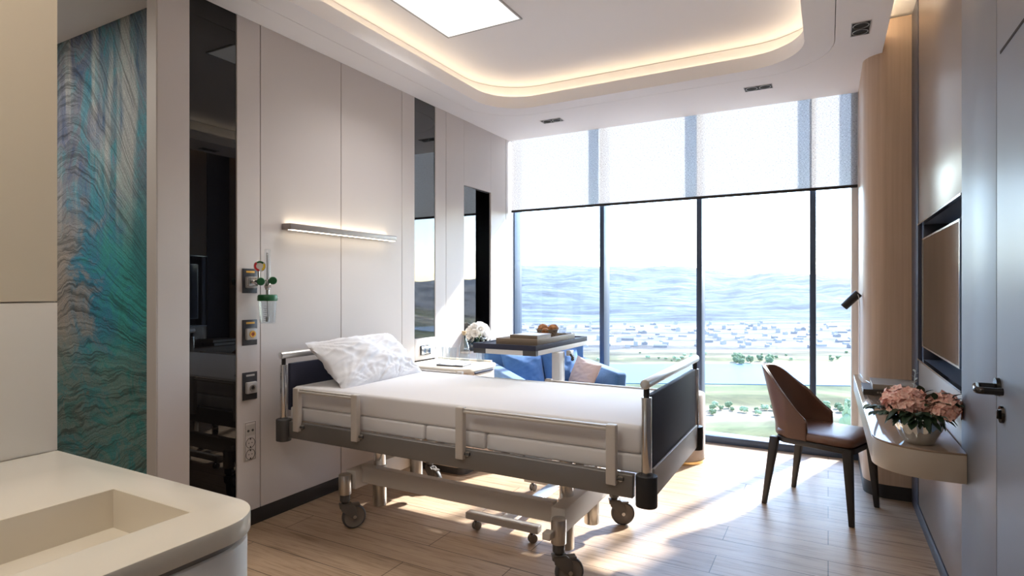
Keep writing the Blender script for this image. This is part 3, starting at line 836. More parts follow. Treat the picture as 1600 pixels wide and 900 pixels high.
caster(-2.212, 2.228, math.radians(58)); caster(-.995, 2.228, math.radians(40)); caster(-1.0, 2.962, math.radians(30)); caster(-2.212, 2.962, math.radians(-15))
obj('brake_pedal', RB(-1.040, -1.004, 2.160, 2.205, .215, .245, .003), M['bedpaint'], bd)

# pillow
def pillow_bm(w, h, t, seed, wr=.006, n=46, crease=1.0):
    bm = bm_new(); so = Vector((seed * 3.7, seed * 1.3, 0)); grids = []
    bd_v = {}
    for side in (1, -1):
        g = []
        for i in range(n + 1):
            row = []
            for j in range(n + 1):
                u = -1 + 2 * i / n; v = -1 + 2 * j / n
                edge = i in (0, n) or j in (0, n)
                if edge and (i, j) in bd_v: row.append(bd_v[(i, j)]); continue
                x = w / 2 * u * (1 - .06 * (1 - v * v)); y = h / 2 * v * (1 - .07 * (1 - u * u))
                e = max(0, (1 - abs(u) ** 2.4) * (1 - abs(v) ** 2.2))
                z = t * e ** .62
                k = 1 - e
                fold = 0
                for ci, (cu, cv) in enumerate(((-1, -1), (1, -1), (1, 1), (-1, 1), (.25, -1.05), (-.3, -1.05))):
                    du, dv = u - cu, v - cv; dd = math.hypot(du, dv); a = math.atan2(dv, du)
                    am = math.exp(-dd * 1.5) if ci < 4 else .8 * math.exp(-dd * 2.4)
                    q = noise.noise(Vector((a * 4.2, dd * .8, ci * 5 + side)) + so)
                    fold += am * (.55 - abs(q) * 2.6)
                q = noise.noise(Vector((u * 1.1 + v * 1.6, v * 3.4 - u * 2.6, side * 3)) + so)
                z += e ** .35 * wr * (noise.noise(Vector((u * 1.7, v * 1.7, side * 2)) + so) * 1.5 + crease * (1.5 * fold + .9 * (.4 - abs(q) * 2)))
                p = bm.verts.new((x, y, side * z if not edge else wr * .8 * noise.noise(Vector((u * 3, v * 3, 7)) + so)))
                if edge: bd_v[(i, j)] = p
                row.append(p)
            g.append(row)
        for i in range(n):
            for j in range(n):
                f = (g[i][j], g[i + 1][j], g[i + 1][j + 1], g[i][j + 1])
                bm.faces.new(f if side > 0 else f[::-1])
    return bm
def place(bm, c, ux, uy):
    ux = Vector(ux).normalized(); uy = Vector(uy); uy = (uy - ux * uy.dot(ux)).normalized(); uz = ux.cross(uy)
    M4 = Matrix((( ux.x, uy.x, uz.x, c[0]), (ux.y, uy.y, uz.y, c[1]), (ux.z, uy.z, uz.z, c[2]), (0, 0, 0, 1)))
    return xform(bm, M4)
pw = obj('pillow', place(pillow_bm(.72, .37, .10, 3, .019, 72), (-2.378, 2.585, .840), (-.05, 1, .012), (-.20, -.10, .185)), M['sheet'], ang=80)
tag(pw, 'white creased bed pillow leaning on the headboard of the hospital bed', 'pillow')

# ------------------------------------------------------------------ overbed table and what stands on it
TX0, TX1, TY0, TY1, TZ = -1.852, -1.437, 2.905, 3.69, .935
ot = thing('overbed_table', 'wheeled overbed table with dark rimmed top and white column behind the bed', 'table', (-1.44, 3.0, 0))
obj('table_top', B(TX0 + .012, TX1 - .012, TY0 + .012, TY1 - .012, TZ - .022, TZ - .008), M['navy'], ot)
obj('rim', slab_with_hole(bm_new(), [(TX0, TY0), (TX1, TY0), (TX1, TY1), (TX0, TY1)], [(TX0 + .012, TY0 + .012), (TX1 - .012, TY0 + .012), (TX1 - .012, TY1 - .012), (TX0 + .012, TY1 - .012)], TZ - .030, TZ), M['navy'], ot, bevel=.001)
obj('apron', slab_with_hole(bm_new(), [(TX0 + .003, TY0 + .003), (TX1 - .003, TY0 + .003), (TX1 - .003, TY1 - .003), (TX0 + .003, TY1 - .003)], [(TX0 + .02, TY0 + .02), (TX1 - .02, TY0 + .02), (TX1 - .02, TY1 - .02), (TX0 + .02, TY1 - .02)], TZ - .058, TZ - .0302), M['whitep'], ot, bevel=.001)
for x in (TX0 + .042, TX1 - .042):
    obj('corner_block', B(x - .0415, x + .0415, TY0 + .001, TY0 + .03, TZ - .0585, TZ - .0303), M['greyp'], ot)
cm = obj('column', RB(-1.462, -1.412, 3.17, 3.235, .10, TZ - .06, .006), M['whitep'], ot)
obj('inner_column', RB(-1.457, -1.417, 3.235, 3.265, .16, TZ - .06, .004), M['greylt'], ot)
lv = obj('height_lever', CY((-1.40, 3.30, .862), (-1.36, 3.26, .835), .008), M['blackp'], ot)
obj('lever_bracket', RB(-1.415, -1.385, 3.28, 3.33, .845, .877, .003), M['steel'], lv)
obj('lever_knob', CY((-1.372, 3.29, .838), (-1.36, 3.25, .828), .013, .010), M['blackp'], lv)
for y in (2.55, 3.21): obj('base_foot', RB(-1.66, -1.24, y - .024, y + .024, .058, .092, .004), M['bedpaint'], ot)
obj('base_spine', RB(-1.475, -1.405, 2.575, 3.186, .064, .086, .003), M['silver'], ot)
def twin_caster(x, y, a):
    f = obj('twin_caster', CY((x, y, .038), (x, y, .058), .008), M['greyp'], ot)
    for s in (-1, 1):
        w = LA([(0, -.006), (.014, -.007), (.021, -.004), (.0225, 0), (.021, .004), (.014, .006), (0, .006)], seg=22)
        xform(w, Matrix.Translation((x, y, .0228)) @ Matrix.Rotation(a, 4, 'Z') @ Matrix.Translation((.006, s * .0105, 0)) @ Matrix.Rotation(PI / 2, 4, 'X'))
        obj('caster_wheel', w, M['wheel'], f)
    obj('caster_hood', xform(RB(-.012, .02, -.004, .004, .018, .044, .003), Matrix.Translation((x, y, 0)) @ Matrix.Rotation(a, 4, 'Z')), M['greylt'], f)
for x, y, a in ((-1.61, 2.55, 1.2), (-1.285, 2.55, .9), (-1.61, 3.21, 1.4), (-1.285, 3.21, .8)): twin_caster(x, y, a)

tr = thing('serving_tray', 'shallow taupe serving tray on the overbed table', 'tray', (-1.59, 3.24, TZ - .008))
z0 = TZ - .0078
obj('tray_floor', B(-1.728, -1.462, 2.972, 3.518, z0, z0 + .008), M['taupewood'], tr)
obj('tray_rim', slab_with_hole(bm_new(), [(-1.732, 2.968), (-1.458, 2.968), (-1.458, 3.522), (-1.732, 3.522)], [(-1.722, 2.978), (-1.468, 2.978), (-1.468, 3.512), (-1.722, 3.512)], z0, z0 + .038), M['taupewood'], tr, bevel=.001)
bk3 = thing('book', 'taupe book with a red patterned cover lying in the serving tray', 'book', (-1.555, 3.1, z0 + .008))
book(bk3, -1.655, -1.475, 3.0, 3.20, z0 + .0085, z0 + .058, M['taupewood'], False)
obj('cover_picture', B(-1.64, -1.49, 3.03, 3.185, z0 + .0581, z0 + .0587), M['foodcover'], bk3)
ZB = z0 + .0085
bs = thing('bread_basket', 'small woven basket of bread rolls on the tray behind the book', 'basket', (-1.585, 3.37, ZB))
obj('basket_bowl', LA([(0, 0), (.05, 0), (.056, .004), (.068, .058), (.066, .058), (.053, .006), (0, .004)], (-1.585, 3.37, ZB), 36), M['wicker'], bs)
obj('basket_rim', LA([(.0655, .056), (.071, .057), (.072, .061), (.0685, .064), (.0655, .061), (.0655, .056)], (-1.585, 3.37, ZB), 36), M['wicker'], bs)
def roll(x, y, z, r, label, seed):
    bm = bm_new(); bmesh.ops.create_icosphere(bm, subdivisions=3, radius=r)
    for v in bm.verts:
        k = 1 + .10 * noise.noise(v.co / r * 1.3 + Vector((seed, 0, 0))); v.co *= k; v.co.z *= .82
    bmesh.ops.translate(bm, vec=(x, y, z), verts=bm.verts[:])
    tag(obj('bread_roll', bm, M['bread']), label, 'bread roll', 'bread rolls in the basket')
roll(-1.615, 3.37, ZB + .066, .036, 'largest brown bread roll, left in the woven basket', 1)
roll(-1.549, 3.385, ZB + .068, .033, 'round brown bread roll, right in the woven basket', 5)
roll(-1.575, 3.322, ZB + .052, .026, 'small low bread roll at the front of the woven basket', 9)

def tumbler_bm(x, y, z, r, h):
    return LA([(0, .006), (r * .82, .006), (r, h), (r * .955, h), (r * .955, h - .001), (r * .79, .010), (0, .010)][::1] if False else
              [(0, 0), (r * .80, 0), (r * .83, .003), (r, h), (r * .96, h), (r * .78, .008), (0, .008)], (x, y, z), 28)
gt = obj('water_glass', tumbler_bm(-1.515, 3.455, ZB, .026, .075), M['tumbler'])
tag(gt, 'clear tumbler on the serving tray beside the bread basket', 'glass')

# ------------------------------------------------------------------ bedside cabinet
CZ = .72
cb = thing('bedside_cabinet', 'cream bedside cabinet with rounded corners between the bed and sofa', 'cabinet', (-2.38, 3.44, 0))
def cab_out(e): return rrect(-2.655, -2.10 - e, 3.20 + e, 3.665 - e, .10, 10, (1, 1, 0, 0))
obj('body', PR(cab_out(.008), .06, CZ - .026), M['cabinetb'], cb, bevel=.002)
obj('plinth', PR(rrect(-2.64, -2.15, 3.25, 3.615, .06, 8), 0, .06), M['greyp'], cb)
obj('top', PR(cab_out(0), CZ - .024, CZ), M['cabinet'], cb, bevel=.004)
dw = obj('drawer', B(-2.109, -2.101, 3.305, 3.56, .52, CZ - .03), M['cabinetb'], cb, bevel=.002)
obj('drawer_grip', RB(-2.108, -2.094, 3.31, 3.555, CZ - .043, CZ - .027, .003), M['navy'], dw)
obj('door', B(-2.109, -2.101, 3.305, 3.56, .08, .514), M['cabinetb'], cb, bevel=.002)
bm = bm_new(); x0, y0 = -2.645, 3.665
obj('back_lip', B(-2.65, -2.17, 3.650, 3.664, CZ, CZ + .012), M['cabinet'], cb, bevel=.002)

mg = thing('magazine', 'dark edged magazine lying on the bedside cabinet', 'magazine', (-2.32, 3.37, CZ))
Rm = Matrix.Translation((-2.305, 3.365, CZ)) @ Matrix.Rotation(math.radians(6), 4, 'Z')
obj('pages', xform(B(-.103, .103, -.066, .066, .0006, .010), Rm), M['magdark'], mg)
obj('cover_picture', xform(B(-.105, .105, -.068, .068, .0101, .0112), Rm), M['magcover'], mg)
for x, y, lb in ((-2.60, 3.60, 'clear tumbler on the bedside cabinet, nearest to the wall switch'), (-2.525, 3.58, 'clear tumbler on the bedside cabinet, second from the wall'),
                 (-2.455, 3.565, 'clear tumbler standing against the left of the water bottle'), (-2.235, 3.60, 'clear tumbler on the cabinet between bottle and overbed table')):
    tag(obj('water_glass', tumbler_bm(x, y, CZ + .0002, .032, .10), M['tumbler']), lb, 'glass', 'tumblers on the bedside cabinet')
bt = thing('water_bottle', 'clear glass water bottle with a cork on the bedside cabinet', 'bottle', (-2.375, 3.60, CZ))
obj('bottle_body', LA([(0, 0), (.038, 0), (.041, .004), (.041, .085), (.036, .115), (.022, .152), (.015, .172), (.0145, .196), (.0165, .198), (.0165, .203), (.013, .203), (.012, .172), (.019, .150), (.033, .114), (.038, .085), (.038, .008), (0, .006)], (-2.375, 3.60, CZ + .0002), 36), M['tumbler'], bt)
obj('cork', CY((-2.375, 3.60, CZ + .192), (-2.375, 3.60, CZ + .225), .0118, .0185), M['cork'], bt, bevel=.001)

# white roses in the niche
rs = thing('rose_vase', 'dark blue vase of white roses standing before the narrow wall mirror', 'vase', (-2.622, 4.10, .74))
obj('vessel', LA([(0, .001), (.034, .001), (.042, .01), (.050, .05), (.046, .085), (.036, .105), (.040, .112), (.037, .112), (.033, .104), (.043, .085), (.046, .05), (0, .012)], (-2.622, 4.10, .74), 36), M['vaseblue'], rs)
def rose_bm(p, d, R, seed):
    rnd = random.Random(seed); bm = bm_new(); d = Vector(d).normalized(); a, b = frame_of(d)
    for ring, (n, rad, op) in enumerate(((3, .25, .25), (4, .5, .5), (5, .78, .8), (6, 1.0, 1.15))):
        for k in range(n):
            t = 2 * PI * k / n + ring * .7 + rnd.uniform(-.1, .1); wdt = 2.2 * PI / n
            g = []
            for i in range(5):
                row = []
                for j in range(5):
                    s = -1 + 2 * i / 4; v = j / 4; an = t + s * wdt / 2 * (1 - .25 * v * v)
                    rr = R * rad * (.25 + .75 * math.sin(min(1, v * .95) * PI / 2) + .12 * op * v ** 3)
                    h = R * (-.75 + 1.45 * v * (1 - .28 * op * v)) - R * .12 * s * s * v
                    row.append(bm.verts.new(Vector(p) + (a * math.cos(an) + b * math.sin(an)) * rr + d * h))
                g.append(row)
            for i in range(4):
                for j in range(4): bm.faces.new((g[i][j], g[i + 1][j], g[i + 1][j + 1], g[i][j + 1]))
    return bm
rnd = random.Random(4)
for k, d in enumerate(sphere_dirs(17, -.4)):
    c = Vector((-2.605, 4.17, .880)) + Vector((d.x * .075, d.y * .115, d.z * .085))
    if c.x < -2.65: c.x = -2.65
    obj('rose', rose_bm(c, d + Vector((.1, -.2, .15)), rnd.uniform(.030, .037), k), M['rose'], rs, ang=80)
bm = bm_new()
for k in range(30):
    a = rnd.uniform(-2.6, 1.6); d = Vector((math.cos(a), math.sin(a), rnd.uniform(-.5, .3)))
    leaf_bm(bm, (-2.605 + d.x * .03, 4.14 + d.y * .05, .845 + rnd.uniform(-.02, .02)), d, (0, 0, 1), rnd.uniform(.04, .06), .013)
obj('leaves', bm, M['leaf'], rs)
bm = bm_new()
for k in range(14):
    a = rnd.uniform(0, 2 * PI); cyl(bm, (-2.622 + .012 * math.cos(a), 4.10 + .012 * math.sin(a), .76), (-2.61 + .03 * math.cos(a), 4.14 + .06 * math.sin(a), .87), .0028, seg=6)
obj('stems', bm, M['yleaf'], rs)

# ------------------------------------------------------------------ wall lamp, outlets, switch, flowmeter
wb = thing('wall_lamp', 'long grey wall light bar glowing above the headboard', 'wall lamp', (-2.64, 2.66, 1.60))
obj('bar', RB(-2.677, -2.606, 2.214, 3.110, 1.586, 1.620, .002), M['lampbar'], wb)
obj('light_strip', B(-2.670, -2.640, 2.235, 3.09, 1.6202, 1.6222), M['barled'], wb)
obj('light_strip', B(-2.640, -2.610, 2.225, 3.10, 1.5838, 1.5858), M['barled'], wb)

def wall_box(bm, y0, y1, z0, z1, d0, d1, r=.002): return rbox(bm, XL + d0, XL + d1, y0, y1, z0, z1, r, 2)
def gas_outlet(z0, z1, lab, strip, ring, hole, plug=True):
    t = thing('gas_outlet', lab, 'wall outlet', (XL, 2.009, z0), 0, 'medical gas outlets on the wall strip')
    obj('plate', wall_box(bm_new(), 1.965, 2.053, z0, z1, .0004, .006), M['plate'], t)
    obj('label_strip', wall_box(bm_new(), 1.985, 2.036, z1 - .022, z1 - .012, .006, .0075, .0006), strip, t)
    zc = (z0 + z1) / 2 - .008
    c = obj('connector', wall_box(bm_new(), 1.978, 2.040, zc - .030, zc + .030, .006, .026, .005), M['greylt'], t)
    if plug:
        obj('ring', xform(LA([(.010, 0), (.018, 0), (.018, .004), (.010, .004), (.010, 0)], seg=28), Matrix.Translation((XL + .026, 2.009, zc)) @ Matrix.Rotation(PI / 2, 4, 'Y')), ring, c)
        obj('socket', CY((XL + .0262, 2.009, zc), (XL + .0275, 2.009, zc), .0105), hole, c)
    return t
M['rust'] = mat('amber_core', lin(150, 62, 24), .4)
g1 = gas_outlet(1.233, 1.362, 'top gas outlet on the strip, holding the flowmeter', M['amber'], M['amber'], M['rust'], False)
gas_outlet(.959, 1.093, 'middle gas outlet with a yellow ring on the wall strip', M['amber'], M['amber'], M['rust'])
gas_outlet(.672, .817, 'lower gas outlet with a grey ring and black core', M['greylt'], M['steel'], M['blackp'])

sk = thing('power_socket', 'taupe socket plate with two round sockets low on the wall strip', 'socket', (XL, 2.012, .35))
obj('plate', wall_box(bm_new(), 1.976, 2.049, .350, .556, .0004, .004, .001), M['wall'], sk)
bm = bm_new(); wall_box(bm, 1.983, 2.042, .357, .549, .004, .0048, .0003)
obj('frame_line', slab_with_hole(bm_new(), [(-.0315, -.099), (.0315, -.099), (.0315, .099), (-.0315, .099)], [(-.030, -.0975), (.030, -.0975), (.030, .0975), (-.030, .0975)], .004, .0046) if False else
    xform(slab_with_hole(bm_new(), [(-.0315, -.099), (.0315, -.099), (.0315, .099), (-.0315, .099)], [(-.030, -.0975), (.030, -.0975), (.030, .0975), (-.030, .0975)], .004, .0047),
          Matrix(((0, 0, 1, XL), (1, 0, 0, 2.0125), (0, 1, 0, .453), (0, 0, 0, 1)))), M['greyp'], sk)
bm.free()
for z in (.383, .443):
    s = obj('socket', xform(LA([(.0255, 0), (.0275, 0), (.0275, .0016), (.0255, .0016), (.0255, 0)], seg=32), Matrix.Translation((XL + .004, 2.0125, z)) @ Matrix.Rotation(PI / 2, 4, 'Y')), M['greyp'], sk)
    bm = bm_new()
    for dy in (-.0095, .0095): cyl(bm, (XL + .0041, 2.0125 + dy, z), (XL + .0048, 2.0125 + dy, z), .0028, seg=12)
    for dz in (-.021, .021): box(bm, XL + .0041, XL + .0052, 2.0125 - .003, 2.0125 + .003, z + dz - .004, z + dz + .004)
    obj('contacts', bm, M['blackp'], s)
ap = obj('antenna_socket', B(XL + .0041, XL + .0046, 1.9845, 2.0405, .482, .540), M['wall_end'], sk)
bm = bm_new()
for dy in (-.013, .013): cyl(bm, (XL + .0046, 2.0125 + dy, .508), (XL + .0062, 2.0125 + dy, .508), .0065, seg=16)
obj('jacks', bm, M['greyp'], ap)

sw = thing('light_switch', 'glossy double rocker switch on the pale plate beside the cabinet', 'light switch', (XL, 3.527, .762))
obj('plate', wall_box(bm_new(), 3.462, 3.592, .760, .832, .0003, .006), M['handle'], sw)
for y in (3.497, 3.556): obj('rocker', wall_box(bm_new(), y - .027, y + .027, .767, .826, .006, .011, .0015), M['chrome'], sw)

fm = thing('flowmeter', 'oxygen flowmeter with green caps and gauge plugged into top outlet', 'flowmeter', (XL + .03, 2.05, 1.09))
FX = -2.60
obj('manifold', CY((XL + .026, 2.005, 1.295), (FX + .012, 2.005, 1.295), .014), M['chrome'], fm, bevel=.002)
obj('adaptor', RB(XL + .0265, XL + .046, 1.975, 2.030, 1.270, 1.318, .004), M['chrome'], fm)
obj('pipe', TB([(FX, 2.005, 1.295), (FX, 2.06, 1.295)], .0065), M['chrome'], fm)
obj('gauge_stem', CY((FX, 2.005, 1.295), (FX, 2.005, 1.348), .006), M['chrome'], fm)
view = Vector((-FX, -2.02, 0)).normalized()
ga, gb = frame_of(view)
gc = Vector((FX + .005, 2.008, 1.374))
gg = obj('gauge', CY(gc - view * .026, gc, .0295, seg=36), M['chrome'], fm, bevel=.002)
def sector(r0, r1, a0, a1, off, n=14):
    bm = bm_new(); P = []
    for o_ in (off, off + .0008):
        for r in (r0, r1):
            P.append([bm.verts.new(gc + view * o_ + (ga * math.cos(a0 + (a1 - a0) * i / n) + Vector((0, 0, 1)) * math.sin(a0 + (a1 - a0) * i / n)) * r) for i in range(n + 1)])
    for i in range(n):
        bm.faces.new((P[2][i], P[2][i + 1], P[3][i + 1], P[3][i])); bm.faces.new((P[0][i], P[1][i], P[1][i + 1], P[0][i + 1]))
        bm.faces.new((P[1][i], P[3][i], P[3][i + 1], P[1][i + 1])); bm.faces.new((P[0][i], P[0][i + 1], P[2][i + 1], P[2][i]))
    return bm
sgn = 1 if ga.dot(Vector((CS, SN, 0))) > 0 else -1
dg = math.radians
def sec(a0, a1): return (dg(a0), dg(a1)) if sgn > 0 else (PI - dg(a1), PI - dg(a0))
obj('dial', CY(gc + view * .0002, gc + view * .0010, .0275, seg=36), M['whitep'], gg)
obj('green_band', sector(.017, .027, *sec(40, 125), .0011), M['green'], gg)
obj('red_band', sector(.017, .027, *sec(130, 265), .0011), M['red'], gg)
obj('yellow_band', sector(.017, .027, *sec(-60, 32), .0011), M['yellow'], gg)
for q in (Vector((FX + .014, 2.008, 1.293)), Vector((FX + .02, 2.078, 1.299))):
    kb = bm_new(); lathe(kb, [(0, 0), (.0195, 0), (.0205, .003), (.0205, .016), (.018, .021), (0, .022)], seg=28, rib=lambda t, z: 1 + .02 * math.cos(12 * t))
    a_, b_ = frame_of(view); Mk = Matrix(((a_.x, b_.x, view.x, q.x), (a_.y, b_.y, view.y, q.y), (a_.z, b_.z, view.z, q.z), (0, 0, 0, 1)))
    obj('green_knob', xform(kb, Mk), M['green'], fm)
obj('flow_tube', LA([(0, 0), (.0155, 0), (.0155, .155), (.013, .160), (0, .160)], (FX, 2.06, 1.306), 24), M['tumbler'], fm, bevel=0)
obj('inner_tube', CY((FX, 2.06, 1.306), (FX, 2.06, 1.446), .0055), M['greylt'], fm)
obj('valve', CY((FX, 2.06, 1.25), (FX, 2.06, 1.306), .0125), M['chrome'], fm, bevel=.002)
obj('valve_nut', CY((FX, 2.06, 1.262), (FX, 2.06, 1.278), .0185, seg=6), M['chrome'], fm)
obj('valve_neck', CY((FX, 2.06, 1.222), (FX, 2.06, 1.25), .008), M['steel'], fm)
obj('bottle_cap', LA([(0, 0), (.048, 0), (.050, .004), (.049, .026), (.045, .033), (0, .034)], (FX, 2.06, 1.192), 36, rib=lambda t, z: 1 + .012 * math.cos(24 * t)), M['green'], fm)
obj('outlet_nipple', CY((FX, 2.10, 1.207), (FX, 2.128, 1.207), .005, .0035), M['whitep'], fm)
obj('humidifier_bottle', LA([(0, 0), (.036, 0), (.039, .003), (.046, .118), (.044, .118), (.037, .006), (0, .005)], (FX, 2.06, 1.073), 36), M['tumbler'], fm)
obj('dip_tube', CY((FX, 2.06, 1.084), (FX, 2.06, 1.192), .003), M['greylt'], fm)
obj('diffuser', CY((FX, 2.06, 1.082), (FX, 2.06, 1.108), .009), M['steel'], fm)
bm = bm_new(); tg = Vector((CS, SN, 0))
for k in range(8):
    z = 1.09 + k * .0105; pc = Vector((FX, 2.06, z)) + view * (.0405 + k * .00055) - tg * .012
    w = .010 if k % 2 == 0 else .006
    v = [pc - tg * w, pc + tg * w, pc + tg * w + Vector((0, 0, .0012)), pc - tg * w + Vector((0, 0, .0012))]
    f = [bm.verts.new(p) for p in v] + [bm.verts.new(p + view * .0006) for p in v]
    for q in ((0, 1, 2, 3), (7, 6, 5, 4), (0, 4, 5, 1), (1, 5, 6, 2), (2, 6, 7, 3), (3, 7, 4, 0)): bm.faces.new([f[i] for i in q])
obj('scale_marks', bm, M['blackp'], fm)

# ------------------------------------------------------------------ sofa, cushions, pouf
so = thing('sofa', 'compact blue wool sofa with sloping arms in the corner by the window', 'sofa', (-1.94, 4.22, 0), math.atan2(-.58, .82))
# local: +x faces the room, y across
W2 = .50
def soft(bm, s=2, crease=0):
    return bm
def wedge(y0, y1, x0, x1, z0, zb, zf, flare):
    """arm: top slopes from zb at the back to zf at the front, outer face flared"""
    bm = bm_new(); sd = 1 if y1 > y0 else -1
    P = [(x0, y0, z0), (x1, y0, z0), (x1, y1, z0), (x0, y1, z0), (x0, y0, zb), (x1 + .02, y0 + sd * flare * .4, zf), (x1 + .02, y1 + sd * flare, zf), (x0, y1 + sd * flare, zb)]
    v = [bm.verts.new(p) for p in P]
    for f in ((3, 2, 1, 0), (4, 5, 6, 7), (0, 1, 5, 4), (1, 2, 6, 5), (2, 3, 7, 6), (3, 0, 4, 7)): bm.faces.new([v[i] for i in f])
    bmesh.ops.recalc_face_normals(bm, faces=bm.faces[:])
    bmesh.ops.bevel(bm, geom=bm.edges[:], offset=.028, segments=4, profile=.5, affect='EDGES')
    return bm
obj('armrest', wedge(-.37, -.46, -.30, .315, .10, .665, .60, .035), M['blue'], so, local=True, ang=50)
obj('armrest', wedge(.37, .46, -.30, .315, .10, .665, .60, .035), M['blue'], so, local=True, ang=50)
obj('backrest', RB(-.36, -.25, -.47, .47, .10, .80, .03, 4), M['blue'], so, local=True, ang=50)
obj('seat_base', RB(-.26, .29, -.37, .37, .10, .27, .02, 3), M['blue'], so, local=True)
obj('seat_cushion', RB(-.255, .30, -.365, .365, .272, .42, .035, 4), M['blue'], so, local=True, ang=50)
for sx in (-.3, .27):
    for sy in (-.40, .40): obj('leg', CY((sx, sy, 0), (sx, sy, .10), .013, .018), M['darkwood'], so, local=True)
def sofa_pt(x, y, z):
    a = so.rotation_euler.z; return (so.location.x + x * math.cos(a) - y * math.sin(a), so.location.y + x * math.sin(a) + y * math.cos(a), z)
fw = Vector((.82, -.58, 0)).normalized(); sd = Vector((.58, .82, 0)).normalized()
def cushion(c, w, h, t, side, up, seed, m_, label):
    o = obj('cushion', place(pillow_bm(w, h, t, seed, .008, 36, .8), sofa_pt(*c), side, up), m_, ang=80)
    tag(o, label, 'cushion', 'cushions on the blue sofa')
cushion((-.13, -.185, .585), .37, .34, .062, sd, Vector((0, 0, 1)) - fw * .38, 2, M['bluep'], 'blue cushion on the sofa, left of the white table column')
cushion((-.13, .17, .590), .36, .35, .062, sd, Vector((0, 0, 1)) - fw * .36 + sd * .1, 6, M['bluep'], 'blue cushion on the sofa between the table column and pink cushion')
cushion((.075, .248, .555), .29, .27, .048, fw * .9 + Vector((0, 0, -.18)) + sd * .15, Vector((0, 0, 1)) + sd * .34 + fw * .1, 9, M['pink'], 'pale pink cushion leaning on the right sofa arm')

pf = thing('pouf', 'round taupe fabric pouf with a brass base ring behind the footboard', 'pouf', (-.985, 4.37, 0))
obj('body', LA([(0, .02), (.19, .02), (.196, .03), (.196, .478), (.190, .492), (.17, .497), (0, .498)], (-.985, 4.37, 0), 56), M['whitefab'], pf)
obj('base_ring', LA([(.15, 0), (.198, 0), (.1985, .022), (.15, .022), (.15, 0)], (-.985, 4.37, 0), 56), M['gold'], pf)

# ------------------------------------------------------------------ ivory counter with a sunk basin, foreground
ct = thing('counter', 'ivory wash counter with a sunk rectangular basin and rounded end', 'counter', (-1.3, .2, 0))
def co_out(e): return rrect(-1.688, -.892 - e, -1.3, .722 - e, .10, 16, (0, 1, 0, 0))
hole2 = [(-1.264, -.501), (-1.007, -.501), (-1.007, .637), (-1.264, .637)]
obj('worktop', slab_with_hole(bm_new(), co_out(0), hole2, .815, .85), M['stone'], ct, bevel=.0025)
obj('shadow_joint', PR(co_out(.012), .806, .8145), M['groove'], ct) if False else obj('shadow_joint', slab_with_hole(bm_new(), co_out(.012), [(-1.29, -.53), (-.982, -.53), (-.982, .662), (-1.29, .662)], .803, .8148), M['groove'], ct)
bm = bm_new()
slab_with_hole(bm, [(-1.2638, -.5008), (-1.0072, -.5008), (-1.0072, .6368), (-1.2638, .6368)], [(-1.262, -.499), (-1.009, -.499), (-1.009, .635), (-1.262, .635)], .772, .8492)
box(bm, -1.28, -.990, -.52, .653, .757, .772)
obj('basin', bm, M['stone'], ct)
obj('drum', slab_with_hole(bm_new(), co_out(.004), [(-1.66, -1.27), (-.93, -1.27), (-.93, .66), (-1.66, .66)], 0, .8028), M['whitep'], ct, bevel=.002)

# ------------------------------------------------------------------ outside: plain, river, town, hills
GZ = -60.0
ridge = [(-400, 428), (-100, 418), (300, 420), (600, 424), (740, 417), (810, 414), (870, 413.5), (955, 416), (1000, 419), (1060, 416), (1100, 421), (1135, 428), (1170, 430), (1210, 424.5), (1265, 429), (1330, 437), (1370, 432), (1500, 424), (1700, 430), (2200, 416), (4000, 424)]
def ridge_y(px):
    for (a, ya), (b, yb) in zip(ridge, ridge[1:]):
        if a <= px <= b: return ya + (yb - ya) * (px - a) / (b - a)
    return 424
bm = bm_new(); NA, NR = 300, 130; g = []
for i in range(NA + 1):
    az = math.radians(-68 + 136 * i / NA); rel = max(-1.3, min(1.3, az + TH))
    px = 800 + 903 * math.tan(rel); ry = ridge_y(px) if abs(px) < 4000 else 424
    row = []
    for j in range(NR + 1):
        r = 90 * (3400 / 90) ** (j / NR); x, y = r * math.sin(az), r * math.cos(az)
        zr = 1.25 + (453 - ry) / 903 * 2600 * math.cos(rel)
        t = max(0, min(1, (r - 1080) / (2600 - 1080)))
        q = Vector((x / 420, y / 420, 0)); f = noise.fractal(q, .9, 2.1, 5)
        z = GZ + (zr - GZ) * (t * t * (3 - 2 * t) * .55 + .45 * t) + (f * 34 * math.sin(min(1, t) * PI) + noise.fractal(q * 5, .8, 2, 4) * 9 * t)
        if r > 2600: z -= (r - 2600) * .12
        row.append(bm.verts.new((x, y, z)))
    g.append(row)
for i in range(NA):
    for j in range(NR): bm.faces.new((g[i][j], g[i + 1][j], g[i + 1][j + 1], g[i][j + 1]))
